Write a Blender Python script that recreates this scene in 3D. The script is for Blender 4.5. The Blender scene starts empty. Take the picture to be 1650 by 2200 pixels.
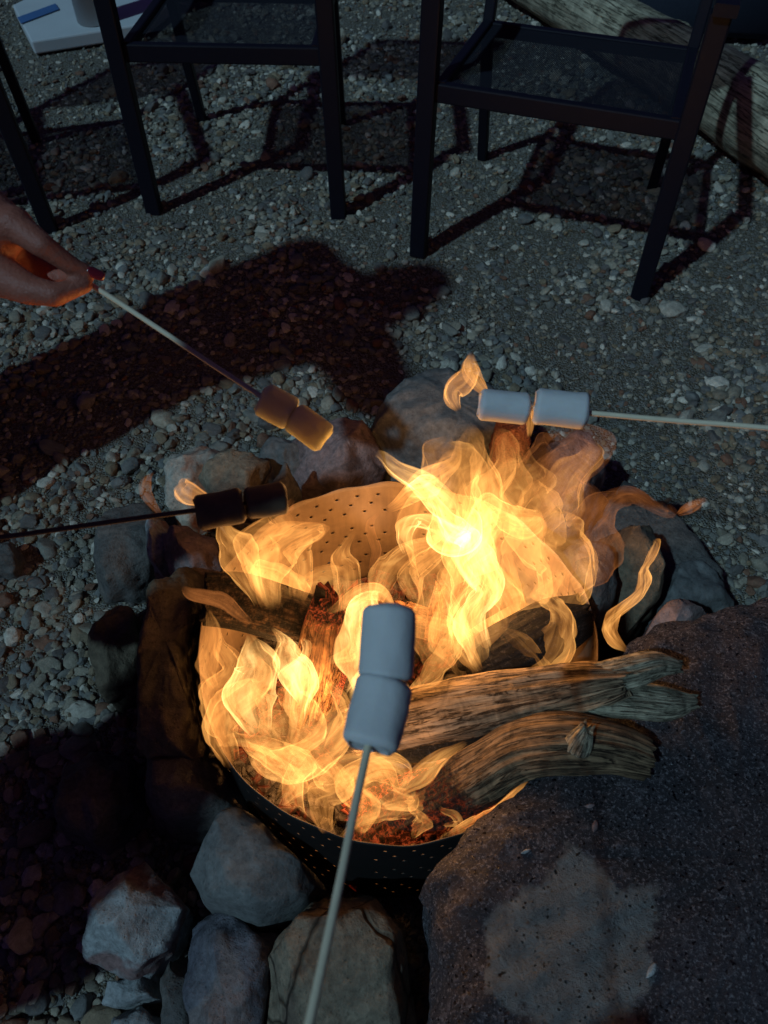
import bpy, bmesh, math, random
import numpy as np
from mathutils import Vector, Matrix, noise
random.seed(7); np.random.seed(7)
C = bpy.context.scene.collection
SC = bpy.context.scene

# ------------------------------------------------------------------ camera
H = 1.2; PITCH = math.radians(52); F = 1652.0
cp, sp = math.cos(PITCH), math.sin(PITCH)
cam_d = bpy.data.cameras.new('camera'); cam = bpy.data.objects.new('camera', cam_d); C.objects.link(cam)
cam.location = (0, 0, H); cam.rotation_euler = (math.pi/2-PITCH, 0, 0)
cam_d.sensor_fit = 'VERTICAL'; cam_d.sensor_height = 36; cam_d.lens = F/2200*36
cam_d.clip_start = 0.02; cam_d.clip_end = 500
cam_d.dof.use_dof = True; cam_d.dof.focus_distance = 1.15; cam_d.dof.aperture_fstop = 9.0
SC.camera = cam
# ------------------------------------------------------------------ world, lights, exposure
SUN_EL = math.radians(50); SUN_AZ = math.radians(45)    # light travels towards +x +y
w = bpy.data.worlds.new('World'); SC.world = w; w.use_nodes = True
wn = w.node_tree.nodes; wl = w.node_tree.links
bg = wn['Background']
sky = wn.new('ShaderNodeTexSky'); sky.sky_type = 'NISHITA'; sky.sun_disc = False
sky.sun_elevation = SUN_EL; sky.sun_rotation = math.radians(225)
tint = wn.new('ShaderNodeMix'); tint.data_type = 'RGBA'; tint.blend_type = 'MULTIPLY'; tint.inputs[0].default_value = 1; tint.inputs[7].default_value = (1.25, .70, 1.9, 1)
wl.new(sky.outputs[0], tint.inputs[6]); wl.new(tint.outputs[2], bg.inputs[0]); bg.inputs[1].default_value = 0.0050
sd = bpy.data.lights.new('flood_light', 'SUN'); so = bpy.data.objects.new('flood_light', sd); C.objects.link(so)
sd.energy = 1.38; sd.color = (0.44, 0.77, 1.0); sd.angle = math.radians(1.3)
_dir = Vector((math.cos(SUN_EL)*math.sin(SUN_AZ), math.cos(SUN_EL)*math.cos(SUN_AZ), -math.sin(SUN_EL)))
so.rotation_euler = _dir.to_track_quat('-Z', 'Y').to_euler(); so.location = (-4, -4, 6)
SC.view_settings.view_transform = 'Standard'; SC.view_settings.look = 'None'
SC.view_settings.exposure = 0.0; SC.view_settings.gamma = 1.0
try: SC.view_settings.use_curve_mapping = False
except Exception: pass
SC.cycles.use_denoising = True
SC.cycles.transparent_max_bounces = 64
SC.cycles.max_bounces = 8; SC.cycles.diffuse_bounces = 3; SC.cycles.glossy_bounces = 3
SC.cycles.sample_clamp_indirect = 3.0
# light of the fire itself: lamps inside the flames
for i, (p, e, r) in enumerate([((-0.10, .42, .25), 2.0, .05), ((.10, .60, .30), 2.6, .06), ((-0.02, .38, .17), 2.0, .05),
                               ((.02, .66, .22), 1.2, .05), ((-.13, .52, .20), 1.3, .04), ((-.03, .67, .50), 1.3, .06)]):
    l = bpy.data.lights.new('fire_light', 'POINT'); l.energy = e; l.shadow_soft_size = r; l.color = (1.0, .48, .15)
    lo = bpy.data.objects.new('fire_light', l); lo.location = p; C.objects.link(lo); lo.visible_camera = False

# ------------------------------------------------------------------ helpers
def D(px, py):
    u = (px-825)/F; v = (1100-py)/F
    return Vector((u, cp+v*sp, -sp+v*cp))
def PZ(px, py, z=0.0):
    d = D(px, py); return Vector((0, 0, H)) + d*((H-z)/-d.z)
def PY(px, py, y):
    d = D(px, py); return Vector((0, 0, H)) + d*(y/d.y)
def PD(px, py, dep):
    return Vector((0, 0, H)) + D(px, py)*dep
def link(name, me, mat=None, parent=None, smooth=True):
    if mat is not None and len(me.materials) == 0: me.materials.append(mat)
    o = bpy.data.objects.new(name, me); C.objects.link(o)
    if parent is not None: o.parent = parent; o.matrix_parent_inverse = parent.matrix_world.inverted() if False else Matrix.Translation(-parent.location)
    if smooth: me.polygons.foreach_set('use_smooth', [True]*len(me.polygons))
    return o
def tag(o, label=None, cat=None, group=None, kind=None):
    if label: o['label'] = label
    if cat: o['category'] = cat
    if group: o['group'] = group
    if kind: o['kind'] = kind
    return o
def thing(name, loc, label, cat, group=None):
    o = bpy.data.objects.new(name, None); C.objects.link(o); o.location = loc; o.empty_display_size = .05
    return tag(o, label, cat, group)
def mesh(name, v, f):
    me = bpy.data.meshes.new(name); me.from_pydata([tuple(a) for a in v], [], f); me.update(); return me
def frompoly(bm, name):
    me = bpy.data.meshes.new(name); bm.to_mesh(me); bm.free(); return me
def fattr(me, name, vals):
    a = me.attributes.new(name, 'FLOAT', 'POINT'); a.data.foreach_set('value', np.asarray(vals, dtype=np.float32).ravel())
def vattr(me, name, vals):
    a = me.attributes.new(name, 'FLOAT_VECTOR', 'POINT'); a.data.foreach_set('vector', np.asarray(vals, dtype=np.float32).ravel())
def spline(pts, n):
    """Catmull-Rom through tuples of any length"""
    P = [np.array(p, dtype=float) for p in pts]
    P = [2*P[0]-P[1]] + P + [2*P[-1]-P[-2]]
    out = []
    segs = len(P)-3
    for i in range(n):
        t = i/(n-1)*segs; k = min(int(t), segs-1); t -= k
        a, b, c, d = P[k:k+4]
        out.append(.5*((2*b)+(-a+c)*t+(2*a-5*b+4*c-d)*t*t+(-a+3*b-3*c+d)*t**3))
    return np.array(out)
def NT(m):
    m.use_nodes = True; nt = m.node_tree; return nt, nt.nodes, nt.links
class G:
    """small node-graph helper"""
    def __init__(s, name):
        s.m = bpy.data.materials.new(name); s.m.use_nodes = True; s.n = s.m.node_tree.nodes; s.l = s.m.node_tree.links
        s.b = s.n['Principled BSDF']; s.out = s.n['Material Output']; s.tc = s.n.new('ShaderNodeTexCoord')
    def set(s, sock, v):
        if isinstance(v, bpy.types.NodeSocket): s.l.new(v, sock)
        elif isinstance(v, (tuple, list)) and len(v) == 3 and sock.type == 'RGBA': sock.default_value = (*v, 1)
        else: sock.default_value = v
    def coord(s, scale=(1, 1, 1), attr=None, kind='Object', loc=None):
        mp = s.n.new('ShaderNodeMapping'); mp.inputs['Scale'].default_value = scale
        if loc is not None: s.set(mp.inputs['Location'], loc)
        if attr:
            a = s.n.new('ShaderNodeAttribute'); a.attribute_name = attr; s.l.new(a.outputs['Vector'], mp.inputs[0])
        else: s.l.new(s.tc.outputs[kind], mp.inputs[0])
        return mp.outputs[0]
    def attr(s, name):
        a = s.n.new('ShaderNodeAttribute'); a.attribute_name = name; return a.outputs['Fac']
    def noise(s, vec, scale, detail=4, rough=.55, dist=0, col=False):
        n = s.n.new('ShaderNodeTexNoise'); n.inputs['Scale'].default_value = scale; n.inputs['Detail'].default_value = detail
        n.inputs['Roughness'].default_value = rough; n.inputs['Distortion'].default_value = dist; s.l.new(vec, n.inputs['Vector'])
        return n.outputs['Color' if col else 'Fac']
    def voro(s, vec, scale, feature='F1', out='Distance', rnd=1):
        n = s.n.new('ShaderNodeTexVoronoi'); n.feature = feature; n.inputs['Scale'].default_value = scale
        n.inputs['Randomness'].default_value = rnd
        s.l.new(vec, n.inputs['Vector']); return n.outputs[out]
    def ramp(s, fac, stops, interp='LINEAR'):
        r = s.n.new('ShaderNodeValToRGB'); r.color_ramp.interpolation = interp; e = r.color_ramp.elements
        while len(e) < len(stops): e.new(.5)
        for i, (p, c) in enumerate(stops):
            e[i].position = p; e[i].color = (*c, 1) if isinstance(c, (tuple, list)) else (c, c, c, 1)
        s.l.new(fac, r.inputs[0]); return r.outputs[0]
    def mix(s, fac, a, b, mode='MIX'):
        n = s.n.new('ShaderNodeMix'); n.data_type = 'RGBA'; n.blend_type = mode; n.clamp_factor = True
        s.set(n.inputs[0], fac); s.set(n.inputs[6], a); s.set(n.inputs[7], b); return n.outputs[2]
    def math(s, op, a, b=None, c=None, clamp=False):
        n = s.n.new('ShaderNodeMath'); n.operation = op; n.use_clamp = clamp; s.set(n.inputs[0], a)
        if b is not None: s.set(n.inputs[1], b)
        if c is not None: s.set(n.inputs[2], c)
        return n.outputs[0]
    def bump(s, h, strength=.5, dist=.01, normal=None):
        n = s.n.new('ShaderNodeBump'); n.inputs['Strength'].default_value = strength; n.inputs['Distance'].default_value = dist
        s.l.new(h, n.inputs['Height'])
        if normal is not None: s.l.new(normal, n.inputs['Normal'])
        s.l.new(n.outputs[0], s.b.inputs['Normal']); return n.outputs[0]
    def p(s, **k):
        for a, v in k.items(): s.set(s.b.inputs[a.replace('_', ' ')], v)
        return s.m

# ------------------------------------------------------------------ materials
def m_rock(name, c1, c2, c3=None, scale=14, rough=.85, seed=0, bump=.6, crack=0.0, vein=None, spec=.3):
    g = G(name); v = g.coord(loc=(seed*3.1, seed*1.7, seed*.9))
    big = g.noise(v, scale, 5, .6, .6); fine = g.noise(v, scale*9, 5, .7)
    col = g.mix(g.ramp(big, [(.35, 0), (.65, 1)]), c1, c2)
    if c3: col = g.mix(g.ramp(g.noise(v, scale*.6, 3, .5, 1.5), [(.52, 0), (.6, 1)]), col, c3)
    sp_ = g.ramp(fine, [(.3, .55), (.7, 1.25)])
    col = g.mix(1.0, col, sp_, 'MULTIPLY')
    pit = g.ramp(g.voro(v, scale*14), [(.0, .35), (.28, 1)])
    col = g.mix(.5, col, pit, 'MULTIPLY')
    h = g.math('ADD', g.math('MULTIPLY', big, 1.2), g.math('MULTIPLY', fine, .5))
    h = g.math('ADD', h, g.math('MULTIPLY', pit, .22))
    if crack:
        wv = g.n.new('ShaderNodeVectorMath'); wv.operation = 'ADD'; g.l.new(v, wv.inputs[0])
        ns = g.n.new('ShaderNodeVectorMath'); ns.operation = 'SCALE'; ns.inputs['Scale'].default_value = .06
        g.l.new(g.noise(v, 9, 3, .6, 0, True), ns.inputs[0]); g.l.new(ns.outputs[0], wv.inputs[1])
        e = g.ramp(g.voro(wv.outputs[0], crack, 'DISTANCE_TO_EDGE'), [(0, 0), (.025, 1)])
        col = g.mix(1.0, col, g.mix(e, (.25, .22, .2), (1, 1, 1)), 'MULTIPLY'); h = g.math('ADD', h, g.math('MULTIPLY', e, .8))
    g.bump(h, bump, .012)
    return g.p(Base_Color=col, Roughness=rough, Specular_IOR_Level=spec)

def m_boulder():
    g = G('rough_mica_rock'); v = g.coord()
    big = g.noise(v, 7, 6, .62, .8); med = g.noise(v, 46, 7, .78, .4); fine = g.noise(v, 260, 4, .8)
    col = g.mix(g.ramp(big, [(.36, 0), (.62, 1)]), (.018, .015, .022), (.060, .050, .064))
    col = g.mix(g.ramp(med, [(.54, 0), (.62, .85)]), col, (.17, .145, .16))
    col = g.mix(g.ramp(g.noise(v, 4.3, 4, .6, 1.1), [(.55, 0), (.68, .6)]), col, (.13, .09, .09))
    col = g.mix(g.ramp(fine, [(.54, 0), (.62, .95)]), col, (.34, .31, .33)); col = g.mix(g.ramp(fine, [(.34, .8), (.44, 0)]), col, (.012, .010, .013))
    # pale bare patch, irregular edge; brightened to paint in light falling between shadows
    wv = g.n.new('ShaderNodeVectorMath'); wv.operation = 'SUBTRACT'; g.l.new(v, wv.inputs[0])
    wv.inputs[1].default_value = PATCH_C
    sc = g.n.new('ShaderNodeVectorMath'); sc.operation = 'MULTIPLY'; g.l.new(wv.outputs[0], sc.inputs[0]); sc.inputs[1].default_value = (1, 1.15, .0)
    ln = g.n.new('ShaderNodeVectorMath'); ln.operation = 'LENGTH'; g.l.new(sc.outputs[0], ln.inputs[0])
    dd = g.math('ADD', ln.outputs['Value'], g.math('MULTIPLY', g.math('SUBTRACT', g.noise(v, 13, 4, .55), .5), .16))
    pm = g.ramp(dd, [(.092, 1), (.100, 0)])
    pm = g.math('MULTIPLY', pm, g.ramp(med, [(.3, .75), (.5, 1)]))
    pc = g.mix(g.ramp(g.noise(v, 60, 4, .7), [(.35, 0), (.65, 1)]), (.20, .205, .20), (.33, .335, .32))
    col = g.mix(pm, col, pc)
    rnd = g.voro(v, 420, 'F1', 'Color')
    sep = g.n.new('ShaderNodeSeparateColor'); g.l.new(rnd, sep.inputs[0])
    glint = g.ramp(sep.outputs[0], [(.93, 0), (.935, 1)], 'CONSTANT')
    rough = g.mix(glint, (.8, .8, .8), (.18, .18, .18))
    h = g.math('ADD', g.math('MULTIPLY', big, 1.2), g.math('ADD', g.math('MULTIPLY', med, 1.1), g.math('MULTIPLY', fine, .45)))
    b1 = g.bump(h, 1.0, .035)
    # mica flakes: little mirrors, each with its own tilt
    tl = g.n.new('ShaderNodeVectorMath'); tl.operation = 'SUBTRACT'; g.l.new(rnd, tl.inputs[0]); tl.inputs[1].default_value = (.5, .5, .5)
    ts = g.n.new('ShaderNodeVectorMath'); ts.operation = 'SCALE'; g.l.new(tl.outputs[0], ts.inputs[0]); g.l.new(g.math('MULTIPLY', glint, 1.3), ts.inputs['Scale'])
    ad = g.n.new('ShaderNodeVectorMath'); ad.operation = 'ADD'; g.l.new(b1, ad.inputs[0]); g.l.new(ts.outputs[0], ad.inputs[1])
    nm = g.n.new('ShaderNodeVectorMath'); nm.operation = 'NORMALIZE'; g.l.new(ad.outputs[0], nm.inputs[0]); g.l.new(nm.outputs[0], g.b.inputs['Normal'])
    return g.p(Base_Color=col, Roughness=rough, Specular_IOR_Level=.6)

def m_pebble():
    g = G('pebble_stone'); oi = g.n.new('ShaderNodeObjectInfo')
    r = oi.outputs['Random']; v = g.coord()
    base = g.ramp(r, [(0, (.12, .12, .13)), (.14, (.26, .25, .22)), (.3, (.17, .19, .21)), (.42, (.36, .34, .30)), (.55, (.23, .19, .14)),
                      (.67, (.20, .21, .21)), (.8, (.42, .42, .40)), (.9, (.62, .62, .60)), (.95, (.20, .11, .08))], 'CONSTANT')
    big = g.noise(v, 1.1, 4, .6, .5); fi = g.noise(v, 7, 4, .7)
    col = g.mix(1.0, base, g.ramp(big, [(.3, .6), (.7, 1.15)]), 'MULTIPLY')
    col = g.mix(1.0, col, g.ramp(fi, [(.3, .72), (.7, 1.15)]), 'MULTIPLY')
    col = g.mix(g.ramp(g.noise(v, 2.2, 3), [(.55, 0), (.72, .35)]), col, (.20, .17, .12))
    g.bump(fi, .35, .15)
    return g.p(Base_Color=g.mix(1.0, col, (1.12, 1.0, .84), 'MULTIPLY'), Roughness=.62, Specular_IOR_Level=.4)

def m_ground():
    g = G('gritty_soil'); v = g.coord()
    a = g.noise(v, 3.0, 5, .6); b = g.noise(v, 120, 4, .75); c = g.voro(v, 260, 'F1', 'Color')
    sep = g.n.new('ShaderNodeSeparateColor'); g.l.new(c, sep.inputs[0])
    col = g.mix(a, (.12, .095, .065), (.19, .155, .11))
    col = g.mix(g.ramp(sep.outputs[0], [(.3, 0), (.9, .8)]), col, (.30, .29, .26))
    col = g.mix(1.0, col, g.ramp(b, [(.3, .5), (.65, 1.2)]), 'MULTIPLY')
    h = g.math('ADD', g.math('MULTIPLY', g.voro(v, 260), -1.0), b)
    g.bump(h, 1.0, .006)
    return g.p(Base_Color=col, Roughness=.95, Specular_IOR_Level=.1)

def m_drum():
    g = G('scorched_steel'); v = g.coord()
    n = g.noise(v, 9, 5, .6, .6); st = g.noise(g.coord((30, 30, 3)), 3, 4, .6)
    hz = g.n.new('ShaderNodeSeparateXYZ'); g.l.new(g.tc.outputs['Object'], hz.inputs[0])
    col = g.mix(g.ramp(n, [(.35, 0), (.65, 1)]), (.12, .08, .05), (.20, .14, .09))
    col = g.mix(1.0, col, g.ramp(st, [(.3, .8), (.7, 1.1)]), 'MULTIPLY')
    # near-black colour on the outside skin (attribute 0 inside, 1 outside)
    col = g.mix(g.attr('outside'), col, g.mix(n, (.005, .005, .005), (.014, .011, .010)))
    g.bump(n, .15, .01)
    return g.p(Base_Color=col, Roughness=.6, Metallic=.0, Specular_IOR_Level=.3)

def m_wood(name, light, dark, charc=(.012, .010, .009), seed=0):
    g = G(name); v = g.coord(attr='grain', scale=(1, 1, 1), loc=(seed, seed*2.3, 0))
    st = g.noise(g.coord((1, 1, .045), 'grain', loc=(seed, 0, 0)), 8, 6, .66, .5)
    st2 = g.noise(g.coord((1, 1, .03), 'grain', loc=(seed, 5, 0)), 24, 4, .7, .3)
    blot = g.noise(v, 1.6, 4, .6, .7)
    col = g.mix(g.ramp(st, [(.3, 0), (.62, 1)]), dark, light)
    col = g.mix(1.0, col, g.ramp(st2, [(.32, .5), (.55, 1.12)]), 'MULTIPLY')
    col = g.mix(1.0, col, g.ramp(blot, [(.32, .42), (.62, 1.15)]), 'MULTIPLY')
    cr = g.ramp(g.math('ABSOLUTE', g.math('SUBTRACT', st, .47)), [(0, 0), (.022, 1)])
    col = g.mix(1.0, col, g.mix(cr, (.12, .10, .08), (1, 1, 1)), 'MULTIPLY')
    chv = g.attr('char')
    cm = g.ramp(g.math('ADD', chv, g.math('MULTIPLY', g.math('SUBTRACT', g.noise(v, 3.2, 5, .65), .5), .55)), [(.42, 0), (.56, 1)])
    dv = g.n.new('ShaderNodeVectorMath'); dv.operation = 'SCALE'; dv.inputs['Scale'].default_value = .35; g.l.new(g.noise(v, 5, 4, .7, 0, True), dv.inputs[0]); dw = g.n.new('ShaderNodeVectorMath'); dw.operation = 'ADD'; g.l.new(dv.outputs[0], dw.inputs[0]); g.l.new(g.coord((1, 1, .5), 'grain', loc=(0, seed, 0)), dw.inputs[1])
    blocks = g.voro(dw.outputs[0], 6.0, 'DISTANCE_TO_EDGE')
    blk = g.ramp(blocks, [(0, 0), (.06, 1)])
    ash = g.mix(g.ramp(g.noise(v, 9, 5, .7), [(.55, 0), (.75, .7)]), charc, (.10, .09, .08))
    col = g.mix(cm, col, g.mix(1.0, ash, g.mix(blk, (.2, .2, .2), (1, 1, 1)), 'MULTIPLY'))
    h = g.math('ADD', g.math('MULTIPLY', st, .8), g.math('MULTIPLY', st2, .35))
    h = g.math('ADD', h, g.math('MULTIPLY', cr, .5))
    h = g.math('ADD', h, g.math('MULTIPLY', g.math('MULTIPLY', blk, cm), .8))
    g.bump(h, .9, .006)
    em = g.attr('ember')
    inv = g.math('SUBTRACT', 1.0, g.ramp(blocks, [(.0, 0), (.11, 1)]))
    glow = g.math('MULTIPLY', g.math('MULTIPLY', g.math('ADD', g.math('MULTIPLY', inv, 1.0), .10), em),
                  g.ramp(g.noise(v, 4, 4, .6), [(.4, 0), (.6, 1)]))
    g.p(Base_Color=col, Roughness=.85, Specular_IOR_Level=.25)
    g.set(g.b.inputs['Emission Color'], (1, .13, .03)); g.set(g.b.inputs['Emission Strength'], g.math('MULTIPLY', glow, 1.5))
    g.m.cycles.emission_sampling = 'NONE'
    return g.m

def m_flame(name, c_lo, c_hi, body=.3, edge=.6, fil=.5):
    """burning gas: brightness follows the length of the sight line inside the flame, plus brighter folded sheets"""
    g = G(name); g.n.remove(g.b)
    lw = g.n.new('ShaderNodeLayerWeight'); lw.inputs['Blend'].default_value = .5
    fac = lw.outputs['Facing']                                   # 0 facing .. 1 grazing
    inner = g.math('POWER', g.math('SUBTRACT', 1.0, fac, clamp=True), 1.15)
    lim = g.ramp(fac, [(.35, 0), (.78, 1), (1.0, .0)], 'EASE')
    lmask = g.ramp(g.noise(g.coord((1, 1, .22), 'flow', loc=(9, 3, 2)), .9, 2, .5, .6), [(.47, .0), (.60, 1)])
    patch = g.ramp(g.noise(g.coord((1, 1, .35), 'flow', loc=(4, 2, 1)), 1.3, 3, .5, 1.0), [(.30, .15), (.50, .7), (.70, 1.5)])
    ns = g.noise(g.coord((1, 1, .16), 'flow', loc=(1, 7, 3)), 1.5, 2, .45, 1.6)
    rid = g.math('SUBTRACT', 1.0, g.math('MULTIPLY', g.math('ABSOLUTE', g.math('SUBTRACT', ns, .5)), 9.0), clamp=True)
    rid = g.math('MULTIPLY', g.math('POWER', rid, 2.2), g.ramp(fac, [(.55, 1), (.98, 0)]))
    hot = g.attr('heat'); fade = g.attr('fade')
    bd = g.math('MULTIPLY', g.math('MULTIPLY', patch, inner), body)
    b = g.math('ADD', bd, g.math('MULTIPLY', g.math('MULTIPLY', lim, lmask), edge))
    b = g.math('ADD', b, g.math('MULTIPLY', g.math('MULTIPLY', rid, lmask), fil))
    s = g.math('MULTIPLY', b, fade)
    s = g.math('MULTIPLY', s, g.math('ADD', g.math('MULTIPLY', hot, 1.3), .6))
    col = g.mix(g.math('MULTIPLY', g.math('ADD', hot, b), .7, clamp=True), c_lo, c_hi)
    e = g.n.new('ShaderNodeEmission'); g.set(e.inputs[0], col); g.set(e.inputs[1], s)
    t = g.n.new('ShaderNodeBsdfTransparent')
    a = g.n.new('ShaderNodeAddShader'); g.l.new(e.outputs[0], a.inputs[0]); g.l.new(t.outputs[0], a.inputs[1])
    g.l.new(a.outputs[0], g.out.inputs['Surface'])
    g.m.cycles.emission_sampling = 'NONE'
    return g.m

def m_plain(name, col, rough=.6, metallic=0, nscale=30, var=.25, spec=.4, bump=.1, sss=0):
    g = G(name); v = g.coord(); n = g.noise(v, nscale, 5, .6)
    lo = tuple(c*(1-var) for c in col); hi = tuple(min(1, c*(1+var)) for c in col)
    g.bump(g.noise(v, nscale*6, 3), bump, .004)
    g.p(Base_Color=g.mix(n, lo, hi), Roughness=rough, Metallic=metallic, Specular_IOR_Level=spec)
    if sss:
        g.b.inputs['Subsurface Weight'].default_value = sss; g.b.inputs['Subsurface Radius'].default_value = (1, .5, .3); g.b.inputs['Subsurface Scale'].default_value = .008
    return g.m
# ------------------------------------------------------------------ shape builders
def fbm(p, s, o=3, seed=0.0):
    v = 0; a = 1; t = 0
    q = Vector(p)*s + Vector((seed, seed*.7, -seed))
    for _ in range(o):
        v += a*noise.noise(q); t += a; a *= .5; q = q*2.03
    return v/t

def rock(name, mat, outline, ztop, zbase=-.03, label=None, seed=0, n=72, rings=26, facets=10, rough=.012, bulge=.35, zsil=None,
         tilt=(0, 0), cut=(.72, .95), flat=.5, world=False, group='stones ringing the fire pit', cat='rock', kindname='fire_ring_stone', undercut=.96, edge=.42):
    """outline: the rock's contour; cross-sections follow it, shrinking towards a domed top"""
    rnd = random.Random(seed*17+3)
    zs = ztop*.72 if zsil is None else zsil
    pts = [Vector(p) if world else PZ(p[0], p[1], zs) for p in outline]
    pts = [Vector((p[0], p[1], 0)) for p in pts]
    # resample the closed outline
    m = len(pts); L = [0]
    for i in range(m): L.append(L[-1]+(pts[(i+1) % m]-pts[i]).length)
    res = []
    for k in range(n):
        t = k/n*L[-1]; i = max(j for j in range(m) if L[j] <= t)
        f = (t-L[i])/max(1e-9, L[i+1]-L[i]); res.append(pts[i].lerp(pts[(i+1) % m], f))
    for _ in range(2): res = [(res[i-1]+res[i]*2+res[(i+1) % n])/4 for i in range(n)]
    c = sum(res, Vector())/n
    hh = ztop-zbase; R = max((p-c).length for p in res); Rm = sum((p-c).length for p in res)/n
    prof = []
    for k in range(rings):
        t = k/(rings-1)
        if t < .5:                        # side
            u = t/.5; s = undercut+(1-undercut)*math.sin(u*math.pi/2); z = zbase+hh*(1-edge)*u
        else:                             # shoulder and top
            u = (t-.5)/.5; a = u*math.pi/2
            s = math.cos(a)**(flat); z = zbase+hh*(1-edge)+hh*edge*math.sin(a)**.9
        prof.append((s, z))
    v = []; f = []
    for s, z in prof[:-1]:
        for p in res:
            q = c+(p-c)*s; v.append(Vector((q.x, q.y, z)))
    v.append(Vector((c.x, c.y, prof[-1][1])))
    for k in range(rings-2):
        for i in range(n):
            a = k*n+i; b = k*n+(i+1) % n; f.append((a, b, b+n, a+n))
    for i in range(n): f.append(((rings-2)*n+i, (rings-2)*n+(i+1) % n, len(v)-1))
    mid = Vector((c.x, c.y, zbase+hh*.5))
    planes = []
    for _ in range(facets):
        d = Vector((rnd.gauss(0, 1), rnd.gauss(0, 1), rnd.uniform(-.2, 1.3))).normalized()
        ext = max((q-mid).dot(d) for q in v); planes.append((d, ext*rnd.uniform(*cut)))
    out = []
    for q in v:
        for d, e in planes:
            x = (q-mid).dot(d)
            if x > e: q = q-d*(x-e)*.93
        q = q + Vector((fbm(q, 9/max(.12, Rm*1.5)*.16, 2, seed+1), fbm(q, 9/max(.12, Rm*1.5)*.16, 2, seed+5), fbm(q, 7, 2, seed+9)*.6))*Rm*.10*bulge*2
        nn = Vector((q.x-c.x, q.y-c.y, (q.z-mid.z)*1.2)); nn.normalize()
        rg = 1-abs(fbm(q, 16, 3, seed))*2
        q = q+nn*(fbm(q, 30, 3, seed+2)*rough+ (rg-.6)*rough*.7)
        q.z += tilt[0]*(q.x-c.x)+tilt[1]*(q.y-c.y)
        out.append(q)
    me = mesh(name, out, f)
    o = link(kindname, me, mat)
    tag(o, label, cat, group)
    return o

def tube(path, radii, M=24, cap=True, frame_up=Vector((0, 0, 1)), fn=None, ends=None, grainscale=None):
    """swept tube; returns verts, faces, theta, s(length) arrays"""
    n = len(path); P = [Vector(p) for p in path]; v = []; f = []; th = []; ss = []
    s = 0; side = None
    for i in range(n):
        t = (P[min(i+1, n-1)]-P[max(i-1, 0)]).normalized()
        if side is None:
            side = t.cross(frame_up);
            if side.length < .1: side = t.cross(Vector((1, 0, 0)))
        side = (side-t*side.dot(t)).normalized(); up = side.cross(t).normalized()
        if i: s += (P[i]-P[i-1]).length
        for k in range(M):
            a = 2*math.pi*k/M; r = radii[i]
            if fn: r = fn(a, s, i/(n-1), r)
            off = side*math.cos(a)*r+up*math.sin(a)*r
            if ends and (i < 3 or i > n-4):
                off = off+t*ends(a, i < 3)*(1 if i in (0, n-1) else .5)
            v.append(P[i]+off); th.append(a); ss.append(s)
    for i in range(n-1):
        for k in range(M):
            a = i*M+k; b = i*M+(k+1) % M; f.append((a, b, b+M, a+M))
    if cap:
        for (i0, flip) in ((0, True), ((n-1)*M, False)):
            c = sum((v[i0+k] for k in range(M)), Vector())/M
            rr = [v[i0+k].lerp(c, .45) for k in range(M)]; b0 = len(v)
            for k in range(M): v.append(rr[k]); th.append(th[i0+k]); ss.append(ss[i0+k])
            v.append(c); th.append(0); ss.append(ss[i0])
            for k in range(M):
                k2 = (k+1) % M
                q = (i0+k, b0+k, b0+k2, i0+k2); tr = (b0+k, b0+M, b0+k2)
                f.append(q if flip else q[::-1]); f.append(tr if flip else tr[::-1])
    return v, f, th, ss

def wood(name, mat, pts, radii, n=110, M=64, seed=0, char=None, ember=None, knob=.09, ridge=.10, jag=.012, flatness=0, parent=None, wobble=.15):
    """pts: world points; radii: along them"""
    sp3 = spline([(*p, r) for p, r in zip(pts, radii)], n)
    path = [Vector(q[:3]) for q in sp3]; rad = [max(.001, q[3]) for q in sp3]
    Rm = sum(rad)/n
    def fn(a, s, t, r):
        c = Vector((math.cos(a)*1.3, math.sin(a)*1.3, s*6))
        k = fbm(c, 1.0, 3, seed)*wobble*2
        g_ = fbm(Vector((math.cos(a)*3.6, math.sin(a)*3.6, s*5)), 1.0, 3, seed+3)
        g2 = fbm(Vector((math.cos(a)*11, math.sin(a)*11, s*9)), 1.0, 2, seed+8)
        q = r*(1+k+ridge*g_*1.6+ridge*.5*g2)
        if flatness: q *= 1-flatness*abs(math.sin(a))**2
        return q
    def ends(a, first): return fbm(Vector((math.cos(a)*2.4, math.sin(a)*2.4, 7 if first else 3)), 1.6, 3, seed+6)*jag*2.6
    v, f, th, ss = tube(path, rad, M, True, fn=fn, ends=ends)
    L = max(ss)
    me = mesh(name, v, f)
    vattr(me, 'grain', [(math.cos(a)*.8, math.sin(a)*.8, s/Rm*1.0) for a, s in zip(th, ss)])
    fattr(me, 'char', [char(s/L, a) if char else 0 for a, s in zip(th, ss)])
    fattr(me, 'ember', [ember(s/L, a) if ember else 0 for a, s in zip(th, ss)])
    return link(name, me, mat, parent)

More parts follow.
